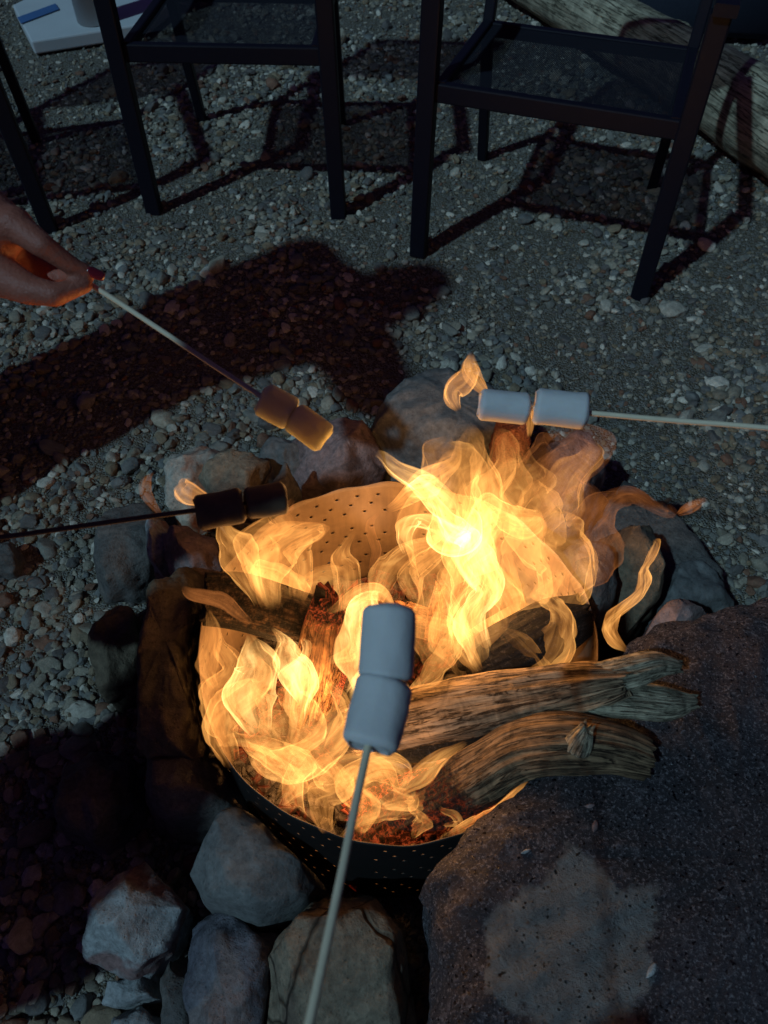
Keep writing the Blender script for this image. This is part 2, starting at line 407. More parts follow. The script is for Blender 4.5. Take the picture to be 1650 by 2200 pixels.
def bar(bm, a, b, w, h, up=Vector((0, 0, 1)), bev=.004):
    """rounded rectangular bar from a to b"""
    a = Vector(a); b = Vector(b); t = (b-a).normalized(); sd_ = t.cross(up)
    if sd_.length < 1e-3: sd_ = t.cross(Vector((0, 1, 0)))
    sd_.normalize(); u2 = sd_.cross(t)
    prof = []
    for sx, sy in ((1, 1), (-1, 1), (-1, -1), (1, -1)):
        for q in range(3):
            base = {(1, 1): 0, (-1, 1): 90, (-1, -1): 180, (1, -1): 270}[(sx, sy)]
            an = math.radians(base+q*45)
            prof.append((sx*(w/2-bev)+math.cos(an)*bev, sy*(h/2-bev)+math.sin(an)*bev))
    r0 = [bm.verts.new(a+sd_*x+u2*y) for x, y in prof]; r1 = [bm.verts.new(b+sd_*x+u2*y) for x, y in prof]
    k = len(prof)
    for i in range(k): bm.faces.new((r0[i], r0[(i+1) % k], r1[(i+1) % k], r1[i]))
    bm.faces.new(r0[::-1]); bm.faces.new(r1)
def barpath(bm, pts, w, h, up=Vector((0, 0, 1))):
    for a, b in zip(pts[:-1], pts[1:]): bar(bm, a, b, w, h, up)

def capsules(bones):
    """bones: (p0, r0, p1, r1) -> one bmesh of overlapping tapered capsules"""
    V = []; Fc = []
    for p0, r0, p1, r1 in bones:
        p0 = Vector(p0); p1 = Vector(p1); d = p1-p0; L = max(1e-5, d.length); t = d/L
        s = t.orthogonal().normalized(); u = s.cross(t); n = 14; rings = []
        for j in range(1, 7): a = -math.pi/2+j*math.pi/14; rings.append((p0+t*math.sin(a)*r0, math.cos(a)*r0))
        for j in range(0, 7): rings.append((p0.lerp(p1, j/6), r0+(r1-r0)*j/6))
        for j in range(1, 7): a = j*math.pi/14; rings.append((p1+t*math.sin(a)*r1, math.cos(a)*r1))
        b0 = len(V)
        for c, r in rings:
            for k in range(n):
                an = 2*math.pi*k/n; V.append(c+s*math.cos(an)*r+u*math.sin(an)*r)
        for i in range(len(rings)-1):
            for k in range(n):
                a = b0+i*n+k; b = b0+i*n+(k+1) % n; Fc.append((a, b, b+n, a+n))
        Fc.append(tuple(b0+k for k in range(n))[::-1]); e = b0+(len(rings)-1)*n; Fc.append(tuple(e+k for k in range(n)))
    return V, Fc
def melt(name, V, Fc, voxel, mat, parent=None, smooth=4, fac=.5):
    me = mesh(name+'_raw', V, Fc); o = bpy.data.objects.new(name+'_raw', me); C.objects.link(o)
    r = o.modifiers.new('r', 'REMESH'); r.mode = 'VOXEL'; r.voxel_size = voxel; r.adaptivity = 0
    s = o.modifiers.new('s', 'SMOOTH'); s.iterations = smooth; s.factor = fac
    dg = bpy.context.evaluated_depsgraph_get(); dg.update()
    m2 = bpy.data.meshes.new_from_object(o.evaluated_get(dg)); m2.name = name
    bpy.data.objects.remove(o); bpy.data.meshes.remove(me); m2.materials.clear()
    return link(name, m2, mat, parent)

# ------------------------------------------------------------------ materials in use
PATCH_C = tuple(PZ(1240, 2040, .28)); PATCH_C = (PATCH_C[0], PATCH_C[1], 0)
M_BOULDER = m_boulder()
M_GREY = m_rock('grey_stone', (.105, .107, .105), (.16, .16, .152), scale=9, seed=1, bump=.35)
M_TAN = m_rock('ochre_stone', (.17, .135, .095), (.26, .21, .145), (.12, .09, .065), scale=11, seed=2, crack=6)
M_BLUE = m_rock('slate_stone', (.09, .09, .11), (.14, .135, .15), (.18, .15, .145), scale=13, seed=3)
M_WHITE = m_rock('quartz_stone', (.24, .255, .255), (.34, .34, .33), (.21, .13, .12), scale=12, seed=4)
M_BROWN = m_rock('brown_stone', (.09, .07, .045), (.15, .115, .075), (.06, .05, .04), scale=10, seed=5)
M_DARK = m_rock('dark_stone', (.09, .085, .08), (.14, .125, .11), scale=12, seed=6)
M_PINK = m_rock('pink_stone', (.20, .135, .13), (.28, .205, .19), (.14, .105, .10), scale=12, seed=7)
M_RED = m_rock('porous_red_stone', (.22, .08, .05), (.32, .13, .08), scale=26, seed=8, bump=1)
M_PEB = m_pebble(); M_SOIL = m_ground(); M_DRUM = m_drum()
M_LOG = m_wood('weathered_wood', (.34, .24, .145), (.13, .085, .05), seed=1)
M_LOG2 = m_wood('driftwood', (.27, .18, .10), (.095, .06, .034), seed=4)
M_CHAR = m_wood('charred_wood', (.20, .12, .07), (.09, .055, .035), seed=7)
M_SPLIT = m_wood('split_wood', (.33, .17, .08), (.14, .07, .035), seed=9)
M_PALE = m_wood('bare_pale_wood', (.42, .37, .26), (.28, .24, .16), seed=12)
M_CHAIR = m_plain('black_powder_coat', (.006, .006, .012), .5, .0, 60, .2, .2)
M_WHITEPL = m_plain('white_plastic', (.50, .52, .52), .55, 0, 6, .12, .4)
M_BLUEPL = m_plain('blue_paint', (.06, .14, .30), .5, 0, 8, .2)
M_SKEW = m_plain('bamboo', (.62, .53, .38), .6, 0, 80, .12, .3)
M_SKEWD = m_plain('dark_bamboo', (.12, .085, .06), .6, 0, 80, .3, .3)  # darker bamboo for the left skewer
M_SKIN = m_plain('skin', (.27, .090, .060), .55, 0, 45, .16, .3, .35, .15)  # red of the firelight put into the skin colour
M_NAIL = m_plain('red_nail_varnish', (.16, .012, .02), .25, 0, 20, .1, .6, 0)
M_CLOTH = m_plain('dark_fleece', (.03, .035, .05), .95, 0, 120, .3, .1, .4)
M_DENIM = m_plain('dark_denim', (.03, .045, .09), .95, 0, 150, .3, .1, .4)
M_HAIR = m_plain('dark_hair', (.03, .018, .012), .6, 0, 90, .4, .3, .5)
M_SHOE = m_plain('dark_leather', (.05, .02, .015), .5, 0, 40, .3)
def m_marsh(cols=((.50, .49, .48), (.58, .57, .56))):
    g = G('marshmallow'); v = g.coord(); n = g.noise(v, 60, 4, .6); t = g.attr('toast')
    tm = g.ramp(g.math('ADD', t, g.math('MULTIPLY', g.math('SUBTRACT', g.noise(v, 90, 4), .5), .5)), [(.45, 0), (.75, 1)])
    col = g.mix(tm, g.mix(n, *cols), (.34, .17, .06))
    g.bump(g.math('ADD', g.noise(v, 220, 3), g.math('MULTIPLY', n, 1.5)), .25, .0015)
    g.p(Base_Color=col, Roughness=.75, Specular_IOR_Level=.2)
    g.b.inputs['Subsurface Weight'].default_value = .35; g.b.inputs['Subsurface Radius'].default_value = (1, .6, .35); g.b.inputs['Subsurface Scale'].default_value = .010
    return g.m
M_MARSH = m_marsh(); M_MARSH_FIRELIT = m_marsh(((.60, .55, .31), (.68, .63, .40))); M_MARSH_FIRELIT.name = 'firelit_marshmallow'; _b = M_MARSH_FIRELIT.node_tree.nodes['Principled BSDF']; _b.inputs['Subsurface Weight'].default_value = 1; _b.inputs['Subsurface Radius'].default_value = (1, .95, .6); _b.inputs['Subsurface Scale'].default_value = .035  # warm fire glow on the shaded pair put into colour and translucency
def m_marshdark():
    g = G('shaded_marshmallow'); v = g.coord(); n = g.noise(v, 70, 4, .6)  # silhouette shade of the left pair painted in as a dark colour
    g.bump(n, .3, .002)
    return g.p(Base_Color=g.mix(n, (.06, .04, .025), (.20, .13, .08)), Roughness=.7, Specular_IOR_Level=.3)
M_MARSHD = m_marshdark()
def m_mesh():
    g = G('woven_sling'); v = g.coord(attr='weave')
    wv = g.n.new('ShaderNodeSeparateXYZ'); g.l.new(v, wv.inputs[0])
    hx = g.math('SINE', g.math('MULTIPLY', wv.outputs[0], 760)); hy = g.math('SINE', g.math('MULTIPLY', wv.outputs[1], 760))
    hole = g.math('GREATER_THAN', g.math('MULTIPLY', hx, hy), .45)
    t = g.n.new('ShaderNodeBsdfTransparent'); mx = g.n.new('ShaderNodeMixShader')
    g.l.new(hole, mx.inputs[0]); g.l.new(g.b.outputs[0], mx.inputs[1]); g.l.new(t.outputs[0], mx.inputs[2]); g.l.new(mx.outputs[0], g.out.inputs['Surface'])
    return g.p(Base_Color=(.016, .016, .022), Roughness=.9, Specular_IOR_Level=.05)
M_SLING = m_mesh()
# ------------------------------------------------------------------ ground and gravel
def build_ground():
    nx, ny = 120, 150; v = []; f = []
    xs = np.concatenate([[-60, -20, -8], np.linspace(-3, 3, nx), [8, 20, 60]]); ys = np.concatenate([[-60, -20, -6], np.linspace(-1.6, 5.2, ny), [10, 25, 90]])
    for y in ys:
        for x in xs:
            z = 0
            if abs(x) < 3.1 and -1.7 < y < 5.3: z = fbm(Vector((x, y, 0)), 2.2, 3, 4)*.018
            v.append((x, y, z))
    n = len(xs)
    for j in range(len(ys)-1):
        for i in range(n-1): f.append((j*n+i, j*n+i+1, (j+1)*n+i+1, (j+1)*n+i))
    o = link('ground', mesh('ground', v, f), M_SOIL); o['kind'] = 'structure'
build_ground()
def gz(x, y): return fbm(Vector((x, y, 0)), 2.2, 3, 4)*.018

def gravel():
    rs = np.random.RandomState(11); P = []; S = []; K = []; Rr = []
    def scatter(n, r0, r1, dens, lift):
        k = 0
        while k < n:
            y = rs.uniform(-.3, 4.3); hw = .75+.42*max(y, 0)
            x = rs.uniform(-hw-.2, hw+.2)
            if (x-.018)**2+(y-.515)**2 < .285**2: k += 1; continue
            d = fbm(Vector((x, y, 3)), 2.6, 2, 8)
            if rs.rand() > dens(d): continue
            r = rs.uniform(r0, r1)*(1 if rs.rand() < .85 else 1.3)
            P.append((x, y, gz(x, y)+r*rs.uniform(-.25, lift))); S.append((r*rs.uniform(.8, 1.35), r*rs.uniform(.7, 1.1), r*rs.uniform(.5, .8)))
            Rr.append((rs.normal(0, .3), rs.normal(0, .3), rs.uniform(0, 6.28))); K.append(rs.randint(0, 5)); k += 1
    scatter(42000, .0032, .007, lambda d: 1, .5)
    scatter(23000, .006, .0105, lambda d: min(1, max(.10, .55+d*2.6)), .6)
    scatter(3400, .011, .017, lambda d: min(1, max(.04, .5+d*2.6)), .7)
    scatter(260, .018, .026, lambda d: min(1, max(.02, .45+d*2.2)), .5)
    me = bpy.data.meshes.new('gravel'); me.from_pydata(P, [], [])
    vattr(me, 'size', S); vattr(me, 'spin', Rr)
    a = me.attributes.new('pick', 'INT', 'POINT'); a.data.foreach_set('value', np.array(K, dtype=np.int32))
    me.materials.append(M_PEB)
    o = bpy.data.objects.new('gravel', me); C.objects.link(o); tag(o, 'loose grey, tan and white pebbles covering the ground', 'gravel', None, 'stuff')
    ng = bpy.data.node_groups.new('gravel_scatter', 'GeometryNodeTree')
    ng.interface.new_socket('Geometry', in_out='INPUT', socket_type='NodeSocketGeometry'); ng.interface.new_socket('Geometry', in_out='OUTPUT', socket_type='NodeSocketGeometry')
    N = ng.nodes; Lk = ng.links; gi = N.new('NodeGroupInput'); go = N.new('NodeGroupOutput'); jn = N.new('GeometryNodeJoinGeometry')
    def at(nm, ty):
        q = N.new('GeometryNodeInputNamedAttribute'); q.data_type = ty; q.inputs[0].default_value = nm; return q.outputs[0]
    sz, spn, pk = at('size', 'FLOAT_VECTOR'), at('spin', 'FLOAT_VECTOR'), at('pick', 'INT')
    for k in range(5):
        ico = N.new('GeometryNodeMeshIcoSphere'); ico.inputs['Radius'].default_value = 1; ico.inputs['Subdivisions'].default_value = 3
        sp_ = N.new('GeometryNodeSetPosition'); pos = N.new('GeometryNodeInputPosition')
        nz = N.new('ShaderNodeTexNoise'); nz.noise_dimensions = '4D'; nz.inputs['W'].default_value = k*7.3; nz.inputs['Scale'].default_value = .75; nz.inputs['Detail'].default_value = 2
        vm = N.new('ShaderNodeVectorMath'); vm.operation = 'SUBTRACT'; vm.inputs[1].default_value = (.5, .5, .5)
        vs = N.new('ShaderNodeVectorMath'); vs.operation = 'SCALE'; vs.inputs['Scale'].default_value = 1.7
        vo = N.new('ShaderNodeTexVoronoi'); vo.voronoi_dimensions = '4D'; vo.inputs['W'].default_value = k*3.1; vo.inputs['Scale'].default_value = .9
        Lk.new(pos.outputs[0], nz.inputs['Vector']); Lk.new(nz.outputs['Color'], vm.inputs[0]); Lk.new(vm.outputs[0], vs.inputs[0]); Lk.new(vs.outputs[0], sp_.inputs['Offset'])
        Lk.new(ico.outputs['Mesh'], sp_.inputs['Geometry'])
        ss = N.new('GeometryNodeSetShadeSmooth'); Lk.new(sp_.outputs[0], ss.inputs[0])
        sm = N.new('GeometryNodeSetMaterial'); sm.inputs['Material'].default_value = M_PEB; Lk.new(ss.outputs[0], sm.inputs[0])
        ip = N.new('GeometryNodeInstanceOnPoints'); Lk.new(gi.outputs[0], ip.inputs['Points']); Lk.new(sm.outputs[0], ip.inputs['Instance'])
        eq = N.new('FunctionNodeCompare'); eq.data_type = 'INT'; eq.operation = 'EQUAL'; Lk.new(pk, eq.inputs[2]); eq.inputs[3].default_value = k
        Lk.new(eq.outputs[0], ip.inputs['Selection']); Lk.new(sz, ip.inputs['Scale']); Lk.new(spn, ip.inputs['Rotation'])
        Lk.new(ip.outputs[0], jn.inputs[0])
    Lk.new(jn.outputs[0], go.inputs[0])
    md = o.modifiers.new('scatter', 'NODES'); md.node_group = ng
gravel()

# ------------------------------------------------------------------ rocks
RIM = .27
BX = [(905, 1915), (1000, 1800), (1085, 1735), (1165, 1682), (1262, 1600), (1318, 1480), (1345, 1392), (1450, 1345), (1650, 1293), (1830, 1275), (2050, 1500), (2150, 2100), (1950, 2700), (1300, 2800), (955, 2480), (925, 2200), (932, 2060)]
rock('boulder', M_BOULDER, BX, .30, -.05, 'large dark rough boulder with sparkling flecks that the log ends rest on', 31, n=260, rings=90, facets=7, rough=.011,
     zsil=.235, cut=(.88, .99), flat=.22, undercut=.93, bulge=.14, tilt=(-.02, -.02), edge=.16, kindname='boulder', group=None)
from mathutils.bvhtree import BVHTree
_bo = bpy.data.objects['boulder']; _bv = BVHTree.FromPolygons([v.co.copy() for v in _bo.data.vertices], [tuple(p.vertices) for p in _bo.data.polygons])
for _i, (_x, _y, _a, _r, _m, _l) in enumerate([(1400, 2085, .9, .0075, M_WHITE, 'tiny white chip lying on the boulder at lower right'), (1266, 1732, .2, .0055, M_PINK, 'tiny pale splinter on the boulder below the knotted branch'),
                               (1278, 1776, 1.2, .0075, M_PINK, 'small pinkish chip on the boulder below the pale splinter'), (1130, 1830, .4, .005, M_WHITE, 'tiny grey chip on the left shoulder of the boulder')]):
    _h = _bv.ray_cast(Vector((0, 0, H)), D(_x, _y).normalized())[0]
    if _h is None: continue
    _pts = [(_h.x+math.cos(_a+k)*_r*(1.5 if k in (0, 3) else .55), _h.y+math.sin(_a+k)*_r*(1.5 if k in (0, 3) else .55)) for k in (0, 1.2, 2.2, 3, 4.4, 5.3)]
    rock('r', _m, [(*p, 0) for p in _pts], _h.z+.0035, _h.z-.003, _l, 60+_i, n=20, rings=9, facets=5, rough=.0004, world=True, group='loose chips on the boulder', cat='stone chip', kindname='stone_chip')
rock('r', M_GREY, [(393, 1850), (438, 1755), (515, 1733), (600, 1785), (692, 1888), (655, 1935), (560, 1990), (440, 1948)], .22, -.02,
     'smooth grey stone below the front left of the drum', 3, rough=.004, facets=8, cut=(.8, .97), flat=.4, n=120, rings=40)
rock('r', M_TAN, [(575, 1975), (640, 1935), (705, 1885), (785, 1915), (868, 2005), (895, 2200), (900, 2420), (560, 2450), (535, 2190)], .21, -.02,
     'ochre cracked stone under the front skewer, lit orange by fire', 8, rough=.007, facets=12, cut=(.66, .92), flat=.42, n=140, rings=46, tilt=(.0, .12))
rock('r', M_BLUE, [(405, 1940), (470, 1920), (600, 1990), (575, 2200), (560, 2420), (420, 2400), (395, 2150)], .17, -.02,
     'bluish slate stone between the grey stone and the bottom edge', 12, facets=9, n=110, rings=36)
rock('r', M_WHITE, [(165, 2045), (192, 1920), (262, 1828), (345, 1845), (400, 1895), (392, 1990), (345, 2080), (262, 2112)], .16, -.02,
     'pale cracked stone with a pinkish right face at lower left', 5, facets=16, cut=(.62, .9), rough=.008, n=120, rings=40)
rock('r', M_WHITE, [(215, 2110), (262, 2105), (325, 2080), (335, 2140), (270, 2165), (215, 2150)], .07, -.02, 'small pale angular stone just below the pale cracked stone', 9, facets=10, n=60, rings=22)
rock('r', M_WHITE, [(222, 2200), (240, 2165), (300, 2160), (335, 2195), (320, 2300), (230, 2300)], .06, -.02, 'small white stone at the bottom edge of the picture', 6, facets=9, n=60, rings=22)
rock('r', M_DARK, [(345, 2100), (375, 2040), (410, 2060), (430, 2200), (440, 2350), (350, 2300)], .10, -.02, 'dark narrow stone leaning beside the bluish slate stone', 14, facets=9, n=60, rings=22)
rock('r', M_BROWN, [(298, 1420), (318, 1240), (350, 1185), (415, 1195), (452, 1230), (440, 1310), (412, 1420), (425, 1540), (450, 1640), (380, 1680), (290, 1600)], .25, -.02,
     'tall brown slab stood against the left side of the drum', 7, n=130, rings=40, facets=9, cut=(.7, .95), zsil=.2, flat=.35)
rock('r', M_BROWN, [(178, 1390), (205, 1300), (255, 1283), (290, 1320), (298, 1400), (280, 1475), (215, 1478)], .12, -.02, 'rounded brown stone left of the tall slab', 21, facets=10)
rock('r', M_DARK, [(192, 1220), (212, 1110), (270, 1070), (345, 1090), (345, 1160), (325, 1210), (290, 1250), (205, 1258)], .10, -.02, 'flat dark grey stone on the gravel left of the pit', 22, facets=8, cut=(.75, .95), flat=.25)
rock('r', M_DARK, [(280, 1640), (350, 1570), (450, 1590), (520, 1680), (540, 1740), (440, 1752), (370, 1760), (290, 1730)], .20, -.02, 'dark stone in shade at the lower left of the drum', 23, facets=12)
rock('r', M_DARK, [(120, 1640), (230, 1600), (290, 1650), (290, 1760), (200, 1840), (90, 1780)], .12, -.02, 'dark stone lying in deep shadow at left', 24, facets=12)
rock('r', M_PINK, [(345, 1190), (335, 1130), (372, 1105), (450, 1120), (470, 1190), (430, 1215), (370, 1225)], .20, -.02, 'reddish stone under the dark marshmallow pair', 25, facets=12, zsil=.18)
rock('r', M_WHITE, [(318, 1200), (322, 1120), (362, 1108), (372, 1170), (350, 1225)], .15, -.02, 'pale slim stone between dark grey and reddish stones', 26, facets=9, n=60, rings=22)
rock('r', m_rock('pale_red_stone', (.44, .40, .33), (.36, .30, .24), (.38, .15, .08), 9, seed=9), [(345, 1045), (362, 975), (412, 935), (452, 950), (488, 985), (480, 1030), (420, 1062), (365, 1072)], .17, -.02,
     'angular pale stone with a rust red face behind the dark marshmallows', 27, facets=14, cut=(.55, .88))
rock('r', M_TAN, [(425, 1040), (470, 1000), (560, 995), (592, 1015), (585, 1050), (540, 1080), (460, 1075)], .19, -.02, 'flat tan stone behind the dark marshmallow pair', 28, facets=8, flat=.3)
rock('r', M_GREY, [(552, 975), (600, 935), (660, 950), (680, 1010), (630, 1040), (575, 1020)], .16, -.02, 'grey stone in shade left of the pink stone', 29, facets=10)
rock('r', M_PINK, [(615, 960), (660, 920), (740, 905), (800, 930), (840, 975), (830, 1020), (740, 1035), (640, 1020)], .21, -.02, 'pinkish banded stone at the back of the drum', 30, facets=11, cut=(.65, .92))
rock('r', M_DARK, [(585, 1045), (620, 1030), (645, 1060), (620, 1095), (590, 1085)], .23, .05, 'small dark stone between drum rim and tan stone', 32, facets=9, n=60, rings=22)
rock('r', M_GREY, [(788, 910), (822, 850), (900, 808), (985, 805), (1060, 850), (1120, 920), (1130, 990), (1040, 1030), (900, 1000), (810, 965)], .24, -.02,
     'big grey boulder behind the tall flames', 33, n=130, rings=44, facets=9, cut=(.78, .95), flat=.45)
rock('r', M_RED, [(1052, 980), (1060, 940), (1105, 930), (1135, 950), (1132, 1000), (1090, 1015), (1055, 1010)], .31, .15, 'porous rust red stone below the right marshmallows', 34, facets=10, n=80, rings=26)
rock('r', M_PINK, [(1130, 1010), (1180, 960), (1260, 950), (1305, 1000), (1300, 1070), (1220, 1120), (1140, 1100)], .24, -.02, 'pinkish stone seen through the flames at back right', 35, facets=12)
rock('r', M_DARK, [(1240, 1110), (1310, 1070), (1330, 1010), (1370, 1050), (1460, 1130), (1590, 1285), (1480, 1310), (1380, 1290), (1300, 1200)], .13, -.02, 'long dark wedge on the gravel right of the pit', 36, facets=9, n=110, rings=30, flat=.3)  # low flat wedge in the dark stone colour
rock('r', M_BROWN, [(1280, 1160), (1330, 1115), (1400, 1150), (1432, 1210), (1410, 1300), (1350, 1340), (1290, 1290)], .27, -.02, 'rough purple brown stone beside the curling flame', 37, facets=13, cut=(.62, .9), n=110, rings=36)
rock('r', M_DARK, [(1195, 1200), (1260, 1150), (1310, 1200), (1320, 1290), (1290, 1350), (1240, 1330)], .28, -.02, 'dark stone at the right inner edge of the pit', 38, facets=11)
rock('r', M_GREY, [(1400, 1240), (1450, 1190), (1530, 1230), (1590, 1300), (1520, 1345), (1420, 1330)], .18, -.02, 'grey angular stone between wedge and boulder', 39, facets=10)
rock('r', M_PINK, [(1370, 1380), (1400, 1330), (1470, 1318), (1520, 1340), (1480, 1400), (1400, 1410)], .27, -.02, 'low purple stone touching the back of the boulder', 40, facets=10, n=80, rings=26)
rock('r', M_DARK, [(-30, 1190), (-10, 1165), (25, 1162), (45, 1190), (25, 1222), (-20, 1225)], .05, -.01, 'dark rounded stone standing in for a shoe tip at the left edge', 41, facets=5, n=60, rings=22, group=None, kindname='stone')  # rounded stone in place of the left person's shoe tip

# ------------------------------------------------------------------ the perforated drum
DC = Vector((.018, .515, 0)); DR = .272
def build_drum():
    t = thing('fire_drum', (DC.x, DC.y, 0), 'round perforated steel drum holding the fire, scorched orange inside', 'fire pit')
    nu, nv = 152, 26; z0, z1 = .0, RIM; rnd = random.Random(2); hr = .0029
    def P(u, vv, r):
        a = 2*math.pi*u/nu; z = z0+(z1-z0)*vv/nv
        w_ = 1+.006*math.sin(3*a+1)+.004*math.sin(7*a)
        zz = z
        if vv >= nv-.01: zz += .003*math.sin(9*a)+.0025*math.sin(23*a+2)
        return Vector((DC.x+math.cos(a)*r*w_, DC.y+math.sin(a)*r*w_, zz))
    V = []; Fc = []; idx = {}
    def vert(u, vv):
        k = (round((u % nu)*1000), round(vv*1000))
        if k not in idx: idx[k] = len(V); V.append(P(u, vv, DR))
        return idx[k]
    cw = 2*math.pi*DR/nu; chh = (z1-z0)/nv
    for j in range(nv):
        for i in range(nu):
            if j in (3, 5, 7, 11, 13, 15, 19, 21, 23) and (i+j//2) % 3 == 0 and (i//3) % 6 != 0:
                cs = [vert(i, j), vert(i+1, j), vert(i+1, j+1), vert(i, j+1)]
                ring = []
                for q in range(8):
                    a = math.radians(-157.5+45*q); du = math.cos(a)*hr/cw; dv = math.sin(a)*hr/chh
                    ring.append(vert(i+.5+du, j+.5+dv))
                # ring[0], ring[1] face the corner pair (i,j)-(i+1,j)
                for c_, (a_, b_) in enumerate(((0, 1), (2, 3), (4, 5), (6, 7))):
                    Fc.append((cs[c_], ring[b_], ring[a_]) if False else (cs[c_], ring[(b_) % 8], ring[a_]))
                    Fc.append((cs[c_], cs[(c_+1) % 4], ring[(b_+1) % 8], ring[b_]))
            else: Fc.append((vert(i, j), vert(i+1, j), vert(i+1, j+1), vert(i, j+1)))
    me = mesh('drum_wall', V, Fc)
    bm = bmesh.new(); bm.from_mesh(me)
    bmesh.ops.recalc_face_normals(bm, faces=bm.faces); bm.to_mesh(me); bm.free()
    # two skins: inside and near-black outside, 1.2 mm apart
    n0 = len(V); V2 = [Vector(q) for q in V]
    V3 = [Vector((DC.x+(q.x-DC.x)*(1-.0014/DR), DC.y+(q.y-DC.y)*(1-.0014/DR), q.z)) for q in V]
    F2 = [tuple(p.vertices) for p in me.polygons]; F3 = [tuple(i+n0 for i in reversed(p)) for p in F2]
    cnt = {}
    for p in F2:
        for a, b in zip(p, p[1:]+p[:1]): cnt[(a, b)] = 1
    rimf = [(b, a, a+n0, b+n0) for (a, b) in cnt if (b, a) not in cnt]
    me2 = mesh('drum_wall', V2+V3, F2+F3+rimf)
    fattr(me2, 'outside', [1]*n0+[0]*n0)
    link('drum_wall', me2, M_DRUM, t)
    bm = bmesh.new(); bmesh.ops.create_circle(bm, cap_ends=True, segments=96, radius=DR-.004, matrix=Matrix.Translation((DC.x, DC.y, .004)))
    me3 = frompoly(bm, 'drum_floor'); link('drum_floor', me3, M_DRUM, t, False)
build_drum()

# ------------------------------------------------------------------ embers
def m_coal():
    g = G('glowing_coal'); v = g.coord()
    n = g.noise(v, 30, 5, .65, .8); cr = g.voro(g.coord(), 60, 'DISTANCE_TO_EDGE')
    col = g.mix(g.ramp(n, [(.4, 0), (.7, 1)]), (.015, .012, .011), (.16, .14, .13))
    g.bump(g.math('ADD', n, g.ramp(cr, [(0, 0), (.1, 1)])), .8, .004)
    em = g.math('MULTIPLY', g.ramp(cr, [(0, 1), (.16, .10)]), g.ramp(g.noise(v, 14, 4, .6), [(.48, 0), (.68, 1)]))
    g.p(Base_Color=col, Roughness=.9)
    g.set(g.b.inputs['Emission Color'], g.mix(em, (1, .06, .015), (1, .22, .04))); g.set(g.b.inputs['Emission Strength'], g.math('MULTIPLY', em, .45))
    g.m.cycles.emission_sampling = 'NONE'
    return g.m
def embers():
    rs = random.Random(5); V = []; Fc = []
    for k in range(620):
        a = rs.uniform(0, 6.283); r = .258*math.sqrt(rs.random()); s = rs.uniform(.008, .022)
        c = Vector((DC.x+math.cos(a)*r, DC.y+math.sin(a)*r, rs.uniform(.005, .055)*(1.2-r/.3)+.008))
        bm = bmesh.new(); bmesh.ops.create_icosphere(bm, subdivisions=1, radius=1)
        R3 = Matrix.Rotation(rs.uniform(0, 3), 3, Vector((rs.random(), rs.random(), rs.random())).normalized()); b0 = len(V)
        sc_ = (s*rs.uniform(.8, 1.8), s*rs.uniform(.7, 1.1), s*rs.uniform(.5, .9))
        for q in bm.verts:
            p = Vector([max(-.72, min(.72, x))*1.2 for x in q.co]); p = Vector((p.x*sc_[0], p.y*sc_[1], p.z*sc_[2])); V.append(c+R3@p)
        bm.verts.index_update()
        for q in bm.faces: Fc.append(tuple(b0+x.index for x in q.verts))
        bm.free()
    o = link('embers', mesh('embers', V, Fc), m_coal(), None, False); tag(o, 'bed of glowing coals on the floor of the drum', 'embers', None, 'stuff')
embers()

# ------------------------------------------------------------------ firewood
g1 = 'logs burning in the drum'
t = thing('log', PZ(1300, 1500, .3), 'long weathered log with a split grey end resting on the boulder', 'log', g1)
sm_ = lambda x, a, b: max(0, min(1, (x-a)/(b-a)))
wood('log_body', M_LOG, [PZ(690, 1590, .13), PZ(860, 1560, .19), PZ(1000, 1530, .235), PZ(1150, 1500, .285), PZ(1270, 1478, .325), PZ(1345, 1465, .345)],
     [.030, .046, .047, .036, .031, .019], seed=2, parent=t, n=160, M=96, ridge=.13, jag=.012,
     char=lambda s, a: max(.9*(1-sm_(s, .02, .30)), (.95*(1-sm_(s, .68, .82))*sm_(.62-math.sin(a), 0, .5))), ember=lambda s, a: max(0, .5-sm_(s, .02, .25)))
wood('split_end', M_PALE, [PZ(1235, 1470, .325), PZ(1345, 1447, .347), PZ(1410, 1430, .350), PZ(1462, 1432, .345)], [.020, .021, .017, .008], seed=5, parent=t, n=70, M=48, ridge=.13, jag=.007, flatness=.2)['label'] = 'upper grey prong of the split end'
wood('split_end', M_PALE, [PZ(1235, 1497, .312), PZ(1360, 1506, .323), PZ(1430, 1512, .320), PZ(1488, 1508, .318)], [.022, .023, .022, .010], seed=8, parent=t, n=70, M=48, ridge=.12, jag=.008, flatness=.2)['label'] = 'lower grey prong of the split end'
t = thing('log', PZ(1250, 1620, .3), 'bent driftwood branch with a broken knot, lying across the front rim', 'log', g1)
wood('branch', M_LOG2, [PZ(790, 1812, .15), PZ(870, 1770, .18), PZ(955, 1715, .215), PZ(1045, 1660, .25), PZ(1125, 1615, .282), PZ(1215, 1600, .312), PZ(1310, 1608, .315), PZ(1388, 1632, .308)],
     [.030, .040, .036, .036, .036, .036, .031, .024], seed=11, parent=t, n=170, M=96, jag=.004, ridge=.10, wobble=.12,
     char=lambda s, a: max(.60*(1-sm_(s, .36, .60)), .8*(1-sm_(s, .62, .85))*sm_(.35-math.sin(a), 0, .4)), ember=lambda s, a: .3*(1-sm_(s, .1, .45)))
wood('knot', M_PALE, [PZ(1240, 1612, .335), PZ(1250, 1590, .350), PZ(1262, 1565, .362)], [.014, .014, .008], seed=14, parent=t, n=36, M=36, ridge=.16, jag=.008)
